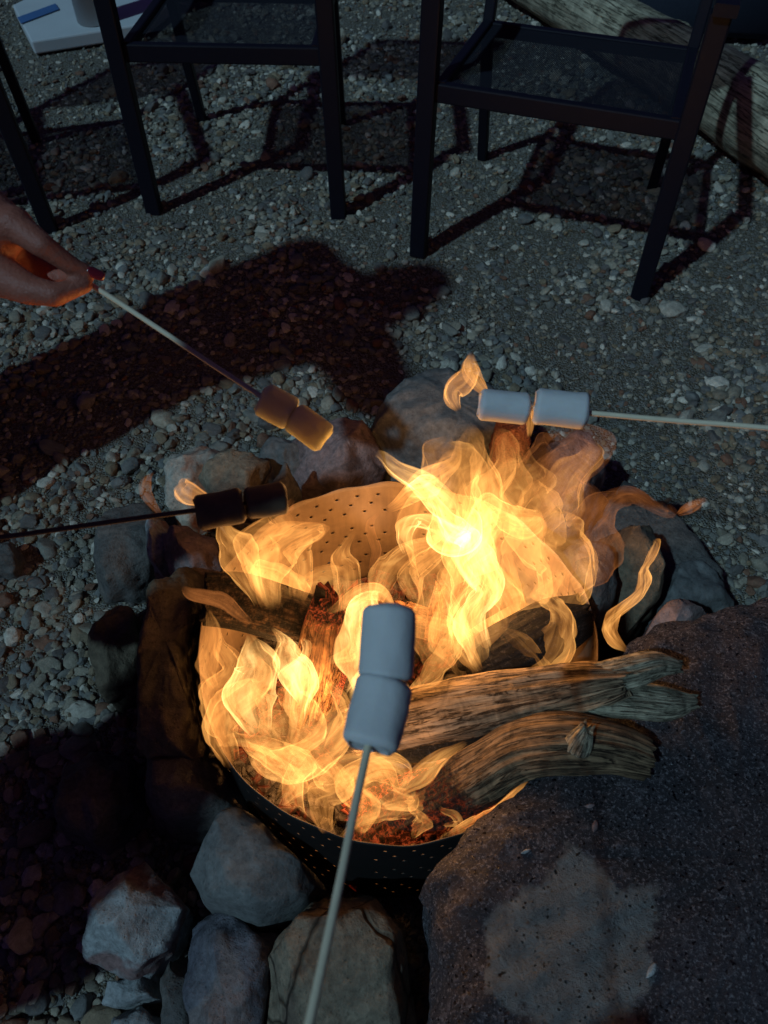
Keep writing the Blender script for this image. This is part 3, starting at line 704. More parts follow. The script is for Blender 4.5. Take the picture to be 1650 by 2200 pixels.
o = wood('log', M_CHAR, [PZ(440, 1288, .275), PZ(520, 1293, .262), PZ(620, 1322, .245), PZ(715, 1348, .225)], [.036, .040, .038, .034], seed=17, n=110, M=80, ridge=.08, char=lambda s, a: .52+.15*(math.sin(a) < 0), jag=.006, wobble=.06)
tag(o, 'charred round log lying level over the left side of the drum', 'log', g1)
o = wood('log', M_SPLIT, [PZ(676, 1520, .16), PZ(696, 1440, .215), PZ(708, 1370, .27), PZ(724, 1285, .325)], [.030, .032, .034, .028], seed=19, n=110, M=72, ridge=.3, jag=.035, wobble=.2,
         char=lambda s, a: .02+.9*sm_(s, .78, .98), ember=lambda s, a: .35*sm_(s, .74, .85))
tag(o, 'splintered upright stick with a jagged glowing top', 'log', g1)
o = wood('ember_strip', M_SPLIT, [PZ(722, 1500, .20), PZ(736, 1440, .235), PZ(754, 1380, .265), PZ(764, 1350, .28)], [.006, .008, .007, .003], seed=23, n=60, M=28, ridge=.3, char=lambda s, a: 1, ember=lambda s, a: 2.0)
tag(o, 'thin glowing red strip beside the splintered stick', 'firewood', g1)
o = wood('log', M_CHAR, [PZ(850, 1440, .13), PZ(900, 1370, .14), PZ(980, 1310, .15), PZ(1080, 1260, .16)], [.030, .034, .034, .030], seed=29, n=100, M=64, char=lambda s, a: .8, ember=lambda s, a: .15)
tag(o, 'black log behind the front marshmallows deep in the drum', 'log', g1)
o = wood('log', M_SPLIT, [PZ(925, 1380, .19), PZ(935, 1320, .21), PZ(945, 1265, .23)], [.010, .012, .009], seed=31, n=60, M=36, ridge=.3, jag=.02, char=lambda s, a: .2, ember=lambda s, a: .3)
tag(o, 'short split stick standing behind the front marshmallows', 'log', g1)
o = wood('log', M_SPLIT, [PZ(868, 1310, .18), PZ(930, 1335, .185), PZ(1010, 1375, .18)], [.014, .015, .011], seed=33, n=60, M=36, ridge=.3, jag=.02, char=lambda s, a: .35, ember=lambda s, a: .2)
tag(o, 'thin brown stick lying across the black log', 'log', g1)
o = wood('log', M_LOG2, [PZ(1010, 1440, .18), PZ(1110, 1395, .22), PZ(1190, 1350, .24), PZ(1255, 1322, .25)], [.040, .045, .042, .030], seed=37, n=120, M=80, ridge=.07, wobble=.08, char=lambda s, a: .62+.2*sm_(s, .7, 1))
tag(o, 'thick log behind the flames on the right', 'log', g1)
o = wood('log', M_CHAR, [PZ(760, 1760, .045), PZ(850, 1720, .06), PZ(950, 1690, .075), PZ(1020, 1660, .08)], [.026, .030, .030, .026], seed=41, n=90, M=56, char=lambda s, a: .95, ember=lambda s, a: .9)
tag(o, 'glowing crumbling log low at the front of the drum', 'log', g1)
o = wood('log', M_CHAR, [PZ(985, 1690, .05), PZ(985, 1650, .10)], [.034, .034], seed=43, n=40, M=60, char=lambda s, a: .2, ember=lambda s, a: .3)
tag(o, 'log stump with a star cracked end among the coals', 'log', g1)
o = wood('log', M_CHAR, [PZ(520, 1560, .04), PZ(600, 1480, .06), PZ(680, 1440, .06)], [.028, .030, .026], seed=47, n=60, M=48, char=lambda s, a: .95, ember=lambda s, a: .5)
tag(o, 'burnt log under the flames at the left of the drum', 'log', g1)
# ------------------------------------------------------------------ background: stand base, driftwood, chairs
def slab(name, pts, z0, z1, mat, parent, bev=.006):
    bm = bmesh.new(); a = [bm.verts.new((p.x, p.y, z0)) for p in pts]; b = [bm.verts.new((p.x, p.y, z1)) for p in pts]; n = len(pts)
    for i in range(n): bm.faces.new((a[i], a[(i+1) % n], b[(i+1) % n], b[i]))
    bm.faces.new(a[::-1]); bm.faces.new(b)
    bmesh.ops.recalc_face_normals(bm, faces=bm.faces)
    bmesh.ops.bevel(bm, geom=bm.edges[:], offset=bev, segments=2, affect='EDGES', profile=.5)
    return link(name, frompoly(bm, name), mat, parent, False)
q = [PZ(76, 118, .01), PZ(312, 80, .01), PZ(372, 32, .01), PZ(340, 5, .01), PZ(160, -25, .01), PZ(36, 38, .01)]
t = thing('stand_base', q[0], 'white plastic base plate with an upright post, standing behind the left chair', 'stand')
slab('base_plate', q, .01, .055, M_WHITEPL, t)
q2 = [PZ(38, 40, .056), PZ(120, 10, .056), PZ(128, 22, .056), PZ(46, 53, .056)]
slab('blue_strip', q2, .0575, .061, M_BLUEPL, t, .001)
pc = PZ(203, 45, .056)
bm = bmesh.new(); bmesh.ops.create_cone(bm, cap_ends=True, segments=40, radius1=.062, radius2=.056, depth=.9, matrix=Matrix.Translation((pc.x, pc.y, .056+.45)))
bmesh.ops.bevel(bm, geom=[e for e in bm.edges if len(e.link_faces) == 2 and e.calc_face_angle() > 1], offset=.004, segments=2, affect='EDGES')
link('post', frompoly(bm, 'post'), M_WHITEPL, t)
o = wood('driftwood_log', M_PALE, [PZ(1020, -110, .10), PZ(1250, 20, .11), PZ(1440, 130, .115), PZ(1620, 245, .12), PZ(1830, 380, .12)], [.085, .095, .105, .115, .12], seed=51, n=150, M=110, ridge=.02, wobble=.05)
tag(o, 'big pale driftwood log lying on the gravel behind the right chair', 'driftwood')
o = wood('driftwood_log', M_PALE, [PZ(1380, 75, .04), PZ(1520, 45, .05), PZ(1660, 5, .05), PZ(1800, -30, .05)], [.03, .04, .042, .04], seed=55, n=70, M=50, ridge=.06)
tag(o, 'thin grey branch lying at the top right corner', 'driftwood')
bm = bmesh.new()
q = PZ(1450, -10, .12); bar(bm, q+Vector((-.35, .10, 0)), q+Vector((.35, -.02, 0)), .30, .2, bev=.03)
o = link('bag', frompoly(bm, 'bag'), M_CLOTH, None); tag(o, 'black bag behind the pale driftwood log', 'bag')

def chair(fl, fr, dep, label, tilt=0, zs=.43, group='black patio chairs facing the fire'):
    """fl, fr: front feet on the ground; dep: seat depth; back legs lie behind"""
    fl = Vector((fl.x, fl.y, 0)); fr = Vector((fr.x, fr.y, 0)); ex = (fr-fl).normalized(); ey = Vector((-ex.y, ex.x, 0)); ez = Vector((0, 0, 1)); W = (fr-fl).length
    t = thing('patio_chair', (fl+fr)/2, label, 'chair', group)
    def part(name, segs, w_, h_, up=ez):
        bm = bmesh.new()
        for s in segs: barpath(bm, s, w_, h_, up)
        return link(name, frompoly(bm, name), M_CHAIR, t, False)
    at = lambda x, y, z: fl+ex*x+ey*y+ez*z
    part('leg', [[at(0, 0, 0), at(.01, 0, zs+.21)]], .042, .036, ey); part('leg', [[at(W, 0, 0), at(W-.01, 0, zs+.21)]], .042, .036, ey)
    bk = dep+.10
    part('leg', [[at(.035, bk, 0), at(.035, dep, zs-.02), at(.035, dep+.06, zs+.20)]], .028, .03, ey); part('leg', [[at(W-.035, bk, 0), at(W-.035, dep, zs-.02), at(W-.035, dep+.06, zs+.20)]], .028, .03, ey)
    part('seat_rail', [[at(.02, .005, zs-.012), at(W-.02, .005, zs-.012)]], .022, .042)
    part('seat_rail', [[at(.03, dep, zs-.03), at(W-.03, dep, zs-.03)]], .022, .035)
    part('seat_rail', [[at(.035, .0, zs), at(.035, dep, zs-.02)]], .024, .024); part('seat_rail', [[at(W-.035, .0, zs), at(W-.035, dep, zs-.02)]], .024, .024)
    part('arm', [[at(.005, -.03, zs+.222), at(.02, dep+.07, zs+.21)]], .045, .022); part('arm', [[at(W-.005, -.03, zs+.222), at(W-.02, dep+.07, zs+.21)]], .045, .022)
    part('back_frame', [[at(.035, dep+.06, zs+.18), at(.035, dep+.17, zs+.55), at(W-.035, dep+.17, zs+.55), at(W-.035, dep+.06, zs+.18)]], .026, .026)
    for (nm, g3) in (('seat', lambda a, b: at(.045+a*(W-.09), .015+b*(dep-.02), zs+.002-.02*b-.022*math.sin(math.pi*a)*math.sin(math.pi*b))),
                     ('backrest', lambda a, b: at(.045+a*(W-.09), dep+.06+b*.105+.02*math.sin(math.pi*a)*math.sin(math.pi*b), zs+.19+b*.35))):
        n = 16; v = [g3(i/n, j/n) for j in range(n+1) for i in range(n+1)]
        f = [(j*(n+1)+i, j*(n+1)+i+1, (j+1)*(n+1)+i+1, (j+1)*(n+1)+i) for j in range(n) for i in range(n)]
        me = mesh(nm, v, f); vattr(me, 'weave', [(i/n*W, j/n*dep, 0) for j in range(n+1) for i in range(n+1)]); link(nm, me, M_SLING, t)
chair(PZ(899, 545), PZ(1372, 640), .44, 'right black patio chair with sling seat, nearest to the pale driftwood')
chair(PZ(332, 455), PZ(728, 465), .44, 'middle black patio chair, standing in front of the white stand base')
chair(PZ(-330, 560), PZ(108, 495), .44, 'black patio chair mostly outside the left edge, one front leg showing')

# ------------------------------------------------------------------ marshmallows on skewers
def marsh(parent_unused, p0, p1, r, mat, label, seed, toast=0.0, group='marshmallows roasting on skewers', squash=1.0):
    """rounded soft cylinder with dented sides between p0 and p1"""
    ax = (p1-p0); L = ax.length; ax.normalize(); s = ax.orthogonal().normalized(); u = s.cross(ax); V = []; M = 56; n = 34
    cr = .0048
    prof = []
    for k in range(9):
        a = k/8*math.pi/2; prof.append((cr*(1-math.cos(a)), r-cr+cr*math.sin(a)))
    pr = [(0, rr) for rr in (0.0015, r*.3, r*.55, r*.74)]+prof
    for k in range(1, 13): pr.append((cr+(L-2*cr)*k/13, r))
    pr += [(L-x, y) for x, y in prof[::-1]]+[(L, rr) for rr in (r*.74, r*.55, r*.3, 0.0015)]
    for x, rr in pr:
        w_ = math.sin(math.pi*x/L)
        for k in range(M):
            a = 2*math.pi*k/M; q = rr*(1-.02*w_+.05*w_*math.sin(2*a+seed)+.02*math.sin(3*a+seed*2))*(1 if abs(math.sin(a)) < 2 else 1)
            q *= 1+.09*fbm(Vector((math.cos(a), math.sin(a), x*30)), 1.1, 2, seed)
            end = 0
            if rr < r*.8: end = (.0016*math.cos(rr/r*2.5)+.0008*math.sin(a*3+seed)*rr/r)*(1 if x < L/2 else -1)
            V.append(p0+ax*(x+end)+s*math.cos(a)*q*squash+u*math.sin(a)*q)
    f = []; R_ = len(pr)
    for i in range(R_-1):
        for k in range(M): f.append((i*M+k, i*M+(k+1) % M, (i+1)*M+(k+1) % M, (i+1)*M+k))
    f.append(tuple(range(M))[::-1]); f.append(tuple((R_-1)*M+k for k in range(M)))
    me = mesh('marshmallow', V, f); fattr(me, 'toast', [toast*max(0, min(1, .5-(q.z-(p0.z+p1.z)/2)/r*.6)) for q in V])
    bm = bmesh.new(); bm.from_mesh(me); bmesh.ops.recalc_face_normals(bm, faces=bm.faces); bm.to_mesh(me); bm.free()
    o = link('marshmallow', me, mat, None); tag(o, label, 'marshmallow', group); return o
def skewer(a, b, r, mat, label):
    n = 40
    path = [Vector(q) for q in spline(a, n)] if isinstance(a, list) else [Vector(a).lerp(Vector(b), i/(n-1)) for i in range(n)]
    path = [p+Vector((fbm(p, 9, 2, 3), fbm(p, 9, 2, 6), fbm(p, 9, 2, 9)))*.0012 for p in path]
    v, f, th, ss = tube(path, [r*(1-.6*max(0, (i-n+4)/3)) for i in range(n)], 14, True)
    o = link('skewer', mesh('skewer', v, f), mat, None); tag(o, label, 'skewer', 'wooden roasting skewers'); return o
# upper left pair, in shade, held by the visible hand
a0, a1, a2 = PD(562, 856, .760), PD(629, 893, .762), PD(700, 944, .762)
marsh(None, a0, a0.lerp(a1, .98), .0172, M_MARSH_FIRELIT, 'upper left pair: marshmallow nearer the hand, olive in shade', 1.0, .25)
marsh(None, a1.lerp(a2, .0), a2, .0158, M_MARSH_FIRELIT, 'upper left pair: outer marshmallow at the skewer tip, glowing along its lower edge', 2.2, .45)
HA = PD(150, 580, .745)
skewer(HA, a2.lerp(a1, .15), .0026, M_SKEW, 'pale skewer held by the hand at the left edge')
# right pair
r0, r1, r2, r3 = PD(1030, 868, .775), PD(1135, 879, .775), PD(1149, 872, .770), PD(1260, 886, .765)
marsh(None, r0, r1, .0160, M_MARSH, 'right pair: outer marshmallow over the tall flames, tilted', 3.1, .3)
marsh(None, r2, r3, .0188, M_MARSH, 'right pair: wide marshmallow nearer the right edge of the picture', 4.3, .3)
HD = PD(1900, 940, .73)
skewer(HD, r0.lerp(r1, .15), .0027, M_SKEW, 'pale skewer reaching in from the right edge')
# left dark pair
l0, l1, l2, l3 = PD(422, 1103, .755), PD(522, 1084, .765), PD(528, 1082, .765), PD(614, 1070, .775)
marsh(None, l0, l1, .0180, M_MARSHD, 'left pair: shade-darkened marshmallow nearer the left edge', 5.5)
marsh(None, l2, l3, .0162, M_MARSHD, 'left pair: shade-darkened marshmallow at the skewer tip, by the pale red stone', 6.7)
HB = PD(-170, 1178, .70)
skewer(HB, l3.lerp(l2, .15), .0026, M_SKEWD, 'dark skewer coming in from the left edge')
# front pair
f0, f1, f2 = PD(792, 1606, .462), PD(828, 1463, .480), PD(838, 1305, .492)
marsh(None, f0, f1, .0180, M_MARSH, 'front pair: lower bluish marshmallow next to the skewer, closest to the viewer', 7.9, .35)
marsh(None, f1.lerp(f2, .01), f2, .0172, M_MARSH, 'front pair: upper bluish marshmallow standing above the drum middle', 9.1, .35)
P1, P2 = PD(790, 1610, .462), PD(663, 2205, .355)
HC = P2+(P2-P1)*2.1
skewer([HC+(P2-P1)*.25, P2+(P2-P1)*1.0, P2, P1, f0.lerp(f1, .5), f1, f2.lerp(f1, .3)], None, .0024, M_SKEW, 'blurred pale skewer rising from the bottom edge to the front marshmallows')

# ------------------------------------------------------------------ people (mostly outside the picture; left and front ones posed for the cast shadows)
def grip_hand(wr, gp, sk, side=1):
    """bones of a hand whose fingers close round a stick at gp running along sk"""
    d = (gp-wr).normalized(); k = sk.normalized(); k = (k-d*k.dot(d))
    if k.length < .2: k = d.orthogonal()
    k.normalize(); n = d.cross(k).normalized()*side; B = []
    pal = gp-d*.035
    B.append((wr, .026, pal-n*.016, .034)); 
    for i, off in enumerate((-.030, -.010, .010, .030)):
        m = pal+k*off+d*.015-n*.012; ln = (.92, 1.05, 1, .8)[i]
        a = m+d*.030*ln-n*.006; b = a+(n*.8+d*.35).normalized()*.024*ln; c = b+(n*.4-d*.9).normalized()*.02*ln
        B += [(pal-n*.012, .020, m, .0105), (m, .0100, a, .0092), (a, .0090, b, .0084), (b, .0082, c, .0074)]
    th = pal-k*.028; B += [(wr.lerp(pal, .5)-k*.018, .015, th+n*.012, .0115), (th+n*.012, .011, gp-k*.022+n*.020, .0095), (gp-k*.022+n*.020, .0092, gp+n*.018+d*.008, .0082)]
    return B
def person(J, label, voxel, hands, shirt, trousers, sleeve=1.0, bulk=1.0, shadow_coat=0):
    V3 = {k: Vector(v) for k, v in J.items() if k != 'short'}; root = thing('person', (V3['pelvis'].x, V3['pelvis'].y, 0), label, 'person')
    g = V3; B = []
    B += [(g['pelvis'], .11, g['chest'], .12), (g['chest'], .10, g['neck'], .055), (g['neck'], .05, g['head']-Vector((0, 0, .06)), .055), (g['head']-Vector((0, 0, .03)), .072, g['head']+Vector((0, 0, .045)), .088)]
    fd = (g['face']-g['head']).normalized()
    B += [(g['head']+fd*.085+Vector((0, 0, .01)), .012, g['head']+fd*.105-Vector((0, 0, .022)), .014), (g['head']+fd*.05-Vector((0, 0, .08)), .035, g['head']+fd*.065-Vector((0, 0, .07)), .03)]
    sx = fd.cross(Vector((0, 0, 1))).normalized()
    for s in (-1, 1): B.append((g['head']+sx*s*.086-Vector((0, 0, .01)), .012, g['head']+sx*s*.088+Vector((0, 0, .02)), .014))
    for s in ('l', 'r'):
        B += [(g['chest'].lerp(g['neck'], .5), .07, g['sh'+s], .05), (g['sh'+s], .048, g['el'+s], .038), (g['el'+s], .037, g['wr'+s], .026),
              (g['pelvis'], .10, g['hi'+s], .085), (g['hi'+s], .083, g['kn'+s], .056), (g['kn'+s], .055, g['an'+s], .038)]
    for h in hands: B += h
    V, Fc = capsules(B); body = melt('body', V, Fc, voxel, M_SKIN, root, 5, .5)
    if sleeve:
        T = [(g['pelvis']+Vector((0, 0, -.02)), .145*bulk, g['chest'], .150*bulk), (g['chest'], .145*bulk, g['neck']-Vector((0, 0, .06)), .09*bulk)]
        for s in ('l', 'r'):
            w_ = g['el'+s].lerp(g['wr'+s], .72 if not (s == 'r' and J.get('short')) else .25)
            T += [(g['chest'].lerp(g['neck'], .5), .085*bulk, g['sh'+s], .066*bulk), (g['sh'+s], .064*bulk, g['el'+s], .052*bulk), (g['el'+s], .052*bulk, w_, .044*bulk)]
        if shadow_coat: T += [(g['pelvis'], .17, g['knl'].lerp(g['knr'], .5), .185)]  # added skirt, unseen: closes the gap between the legs in the shadow
        V, Fc = capsules(T); melt('jumper', V, Fc, .009, shirt, root, 3)
    T = []
    for s in ('l', 'r'):
        T += [(g['pelvis'], .135, g['hi'+s], .105), (g['hi'+s], .103, g['kn'+s], .074), (g['kn'+s], .073, g['an'+s], .056)]
    V, Fc = capsules(T); melt('trousers', V, Fc, .010, trousers, root, 3)
    for s in ('l', 'r'):
        a = g['an'+s]; f = Vector((g['face'].x-g['head'].x, g['face'].y-g['head'].y, 0)).normalized() if 'toe'+s not in g else (g['toe'+s]-a)
        f = Vector((f.x, f.y, 0)).normalized()
        b0 = Vector((a.x, a.y, .045)); V, Fc = capsules([(b0-f*.04, .045, b0+f*.08, .042), (b0+f*.08, .042, b0+f*.15-Vector((0, 0, .008)), .036), (a, .05, b0, .048)])
        melt('shoe', V, Fc, .007, M_SHOE, root, 3)
    hd = g['head']; V, Fc = capsules([(hd+Vector((0, 0, .06))-fd*.015, .096, hd-fd*.055+Vector((0, 0, .0)), .088), (hd-fd*.05, .085, g['neck']-fd*.05, .05)])
    melt('hair', V, Fc, .007, M_HAIR, root, 3)
    return root
# the visible hand: index finger and thumb pinch the skewer end, the other fingers curl behind
S = lambda px, py, dep: PD(px, py, dep)
HB_ = []
wristA = S(-66, 432, .735)
kn_i = S(30, 482, .716); HB_ += [(wristA, .0275, S(-22, 488, .730), .033), (S(-22, 488, .730), .031, kn_i, .0175), (S(-45, 560, .738), .030, S(-5, 590, .738), .0215)]
HB_ += [(kn_i, .0155, S(92, 528, .712), .0118), (S(92, 528, .712), .0112, S(152, 570, .728), .0092), (S(152, 570, .728), .0090, S(193, 587, .738), .0070)]
HB_ += [(S(-5, 590, .738), .021, S(62, 622, .730), .0150), (S(62, 622, .730), .0143, S(118, 633, .728), .0118), (S(118, 633, .728), .0112, S(182, 613, .738), .0078)]
kn_m = S(10, 510, .750); HB_ += [(S(-25, 510, .745), .028, kn_m, .016), (kn_m, .0135, S(75, 568, .772), .0105), (S(75, 568, .772), .0100, S(130, 592, .776), .0090), (S(130, 592, .776), .0088, S(166, 596, .764), .0072)]
kn_r = S(-8, 530, .775); HB_ += [(S(-30, 520, .755), .026, kn_r, .0145), (kn_r, .0125, S(45, 590, .790), .0100), (S(45, 590, .790), .0095, S(90, 606, .784), .0085), (S(90, 606, .784), .008, S(112, 606, .770), .007)]
kn_p = S(-25, 555, .790); HB_ += [(S(-40, 530, .765), .024, kn_p, .013), (kn_p, .011, S(18, 603, .800), .009), (S(18, 603, .800), .0085, S(52, 614, .790), .0075)]
A = dict(pelvis=(-.97, .95, .92), chest=(-.92, .89, 1.14), neck=(-.86, .84, 1.31), head=(-.79, .80, 1.40), face=(-.64, .74, 1.34),
         shl=(-.96, 1.05, 1.24), shr=(-.80, .67, 1.25), ell=(-1.00, 1.08, 1.00), elr=(-.66, .63, 1.10), wrl=(-.92, 1.12, .86), wrr=tuple(wristA),
         hil=(-1.00, 1.04, .86), hir=(-.96, .86, .86), knl=(-1.0, 1.10, .48), knr=(-.98, .84, .48), anl=(-1.03, 1.14, .08), anr=(-.93, .845, .08), toer=(-.70, .83, .08), toel=(-.8, 1.12, .08), short=1)
pa = person(A, 'person at the left edge whose hand pinches a skewer, shoe tip in view', .003, [HB_, grip_hand(Vector(A['wrl']), Vector((-.88, 1.06, .78)), Vector((0, 1, 0)))], M_CLOTH, M_DENIM, 1, 1.35, 1)  # clothes widened to broaden the cast shadow
def nail(parent, c, ax, up, w_, l_):
    V = []; n = 8
    sd_ = ax.cross(up).normalized(); up = sd_.cross(ax).normalized(); F_ = []
    for j in range(n+1):
        for i in range(n+1):
            a = (i/n-.5)*2; b = (j/n-.5)*2; e = math.sqrt(max(0, 1-abs(b)**3*.5))
            V.append(c+sd_*a*w_*e+ax*b*l_+up*(-.45*w_*a*a*1.2))
    for j in range(n):
        for i in range(n): F_.append((j*(n+1)+i, j*(n+1)+i+1, (j+1)*(n+1)+i+1, (j+1)*(n+1)+i))
    o = link('fingernail', mesh('fingernail', V, F_), M_NAIL, parent); m = o.modifiers.new('t', 'SOLIDIFY'); m.thickness = .0009
ti = S(193, 587, .738); ai = (ti-S(152, 570, .728)).normalized(); nup = (Vector((0, 0, H))-ti).normalized(); nup = (nup*.75+Vector((0, .1, .6))).normalized(); nup = (nup-ai*nup.dot(ai)).normalized()
nail(pa, ti+nup*.0072+ai*.004, ai, nup, .0056, .0085)
B_ = dict(pelvis=(-.90, -.13, .78), chest=(-.74, .0, 1.02), neck=(-.60, .08, 1.24), head=(-.52, .14, 1.36), face=(-.37, .25, 1.29),
         shl=(-.72, .22, 1.18), shr=(-.50, -.06, 1.18), ell=(-.80, .32, .90), elr=(-.52, .10, .88), wrl=(-.74, .36, .58), wrr=tuple(HB+Vector((-.075, -.03, .0))),
         hil=(-.97, -.06, .74), hir=(-.87, -.20, .74), knl=(-.92, .06, .42), knr=(-.82, -.10, .42), anl=(-1.0, .0, .08), anr=(-.90, -.16, .08))
HBg = grip_hand(Vector(B_['wrr']), HB+Vector((.01, 0, 0)), l0-HB)
person(B_, 'person bending in from outside the left edge with the dark skewer', .006, [HBg, grip_hand(Vector(B_['wrl']), Vector((-.68, .36, .56)), Vector((0, 1, 0)))], M_CLOTH, M_DENIM)
Cc = dict(pelvis=(0.40, -.62, .52), chest=(0.36, -.50, .86), neck=(0.29, -.38, 1.13), head=(0.24, -.30, 1.28), face=(0.21, -.09, 1.2),
         shl=(0.16, -.42, 1.06), shr=(0.51, -.44, 1.06), ell=(0.06, -.60, .84), elr=(0.57, -.30, .88), wrl=tuple(HC+Vector((-.025, -.085, .03))), wrr=(.42, -.16, 1.10),
         hil=(0.32, -.60, .46), hir=(0.50, -.60, .46), knl=(0.30, -.28, .50), knr=(0.56, -.26, .50), anl=(0.30, -.34, .08), anr=(0.56, -.32, .08))
person(Cc, 'person sitting below the frame who holds the front skewer', .006, [grip_hand(Vector(Cc['wrl']), HC, P2-P1), grip_hand(Vector((.42, -.16, 1.10)), Vector((.38, -.11, 1.15)), Vector((0, 0, 1)))], M_CLOTH, M_DENIM, 1, 1.15)
Dd = dict(pelvis=(1.12, .55, .55), chest=(1.05, .55, .88), neck=(.98, .55, 1.12), head=(.93, .55, 1.24), face=(.8, .55, 1.18),
         shl=(.98, .36, 1.04), shr=(.98, .74, 1.04), ell=(.90, .36, .80), elr=(.98, .8, .8), wrl=tuple(HD+Vector((.08, -.01, .01))), wrr=(.86, .72, .66),
         hil=(1.1, .46, .50), hir=(1.1, .66, .50), knl=(.92, .38, .50), knr=(.9, .74, .50), anl=(.98, .38, .08), anr=(.96, .74, .08))
person(Dd, 'person sitting outside the right edge with the pale skewer', .006, [grip_hand(Vector(Dd['wrl']), HD, r3-HD), grip_hand(Vector((.86, .72, .66)), Vector((.8, .70, .62)), Vector((0, 1, 0)))], M_CLOTH, M_DENIM)
for (nm, c, r_, lb) in (('stool', (.41, -.62), .17, 'round log stool under the person holding the front skewer'), ('stool', (1.14, .55), .17, 'round log stool under the person at right')):
    o = wood(nm, M_LOG, [Vector((*c, -.01)), Vector((*c, .2)), Vector((*c, .395))], [r_, r_*.97, r_], seed=c[0]*9, n=40, M=60, jag=.003, ridge=.04, wobble=.03); tag(o, lb, 'stool')

# ------------------------------------------------------------------ flames
M_FL = [m_flame('flame_dim', (1, .30, .07), (1, .42, .12), .24, .30, .12), m_flame('flame', (1, .34, .065), (1, .56, .15), .64, .72, .24), m_flame('flame_hot', (1, .38, .08), (1, .62, .20), 1.15, 1.1, .4)]
FL = bpy.data.objects.new('campfire_flames', None); C.objects.link(FL); FL.location = (DC.x, DC.y, .05)
tag(FL, 'tall orange and yellow flames licking out of the drum', 'fire')
CURL = [random.uniform(0, 50) for _ in range(3)]
def curl(p, s):
    e = .01; q = p*s
    def pot(x): return Vector((noise.noise(x+Vector((CURL[0], 0, 0))), noise.noise(x+Vector((0, CURL[1], 0))), noise.noise(x+Vector((0, 0, CURL[2])))))
    dx = (pot(q+Vector((e, 0, 0)))-pot(q-Vector((e, 0, 0))))/(2*e); dy = (pot(q+Vector((0, e, 0)))-pot(q-Vector((0, e, 0))))/(2*e); dz = (pot(q+Vector((0, 0, e)))-pot(q-Vector((0, 0, e))))/(2*e)
    return Vector((dy.z-dz.y, dz.x-dx.z, dx.y-dy.x))
def tongue(pts, heat=.3, gain=1.0, seed=0, flat=.5, amp=1.0, n=70, M=40, base=.12, tip=.35, folds=.36, fine=.6, wide=1.22, free=False):
    """pts: (px, py, world y, half width px): a closed luminous shell of burning gas along the path"""
    ctrl = []
    for px, py, y, wpx in pts:
        q = PY(px, py, y); dep = q.y*cp+(H-q.z)*sp; ctrl.append((*q, wpx*wide*dep/F))
    S_ = spline(ctrl, n); V = []; flow = []; ht = []; fd = []; s = 0; side = None
    for i in range(n):
        p = Vector(S_[i][:3]); r = max(.0004, S_[i][3]); t = Vector(S_[min(i+1, n-1)][:3])-Vector(S_[max(i-1, 0)][:3]); t.normalize()
        view = (p-Vector((0, 0, H))).normalized()
        if side is None: side = t.cross(view); side.normalize()
        side = (side-t*side.dot(t)).normalized(); up = side.cross(t)
        if i: s += (p-prev).length
        prev = p.copy(); u = i/(n-1)
        for k in range(M):
            a = 2*math.pi*k/M; ca, sa = math.cos(a), math.sin(a)
            f1 = fbm(Vector((ca*1.1, sa*1.1, s*16)), 1.0, 2, seed); f2 = fbm(Vector((ca*2.6, sa*2.6, s*30)), 1.0, 2, seed+4)
            q = r*(1+folds*2.0*f1+folds*.55*f2)
            tw = 1.6*fbm(Vector((s*7, seed, 0)), 1.0, 2, 1)
            ox, oy = ca*math.cos(tw)-sa*flat*math.sin(tw), ca*math.sin(tw)*.8+sa*flat*math.cos(tw)
            P_ = p+side*ox*q+up*oy*q
            g_ = min(1, u*2.5+.15)*amp
            P_ = P_+curl(P_, 9)*.0042*g_+curl(P_, 24)*.0016*g_*fine
            hx, hy = P_.x-DC.x, P_.y-DC.y; rr_ = math.hypot(hx, hy)
            if P_.z < RIM+.012 and rr_ > DR-.012 and rr_ < DR+.16 and not free: P_.x, P_.y = DC.x+hx/rr_*(DR-.012), DC.y+hy/rr_*(DR-.012)
            V.append(P_); flow.append((ca*.9+seed, sa*.9, s*22)); ht.append(heat*(1-.6*u))
            fd.append(min(1, u/base)*min(1, (1-u)/tip)**.8*gain)
    f = [(i*M+k, i*M+(k+1) % M, (i+1)*M+(k+1) % M, (i+1)*M+k) for i in range(n-1) for k in range(M)]
    f += [tuple(range(M))[::-1], tuple((n-1)*M+k for k in range(M))]
    me = mesh('flame', V, f); vattr(me, 'flow', flow); fattr(me, 'heat', ht); fattr(me, 'fade', fd)
    return link('flame', me, M_FL[0 if heat < .12 else (1 if heat < .95 else 2)], FL)
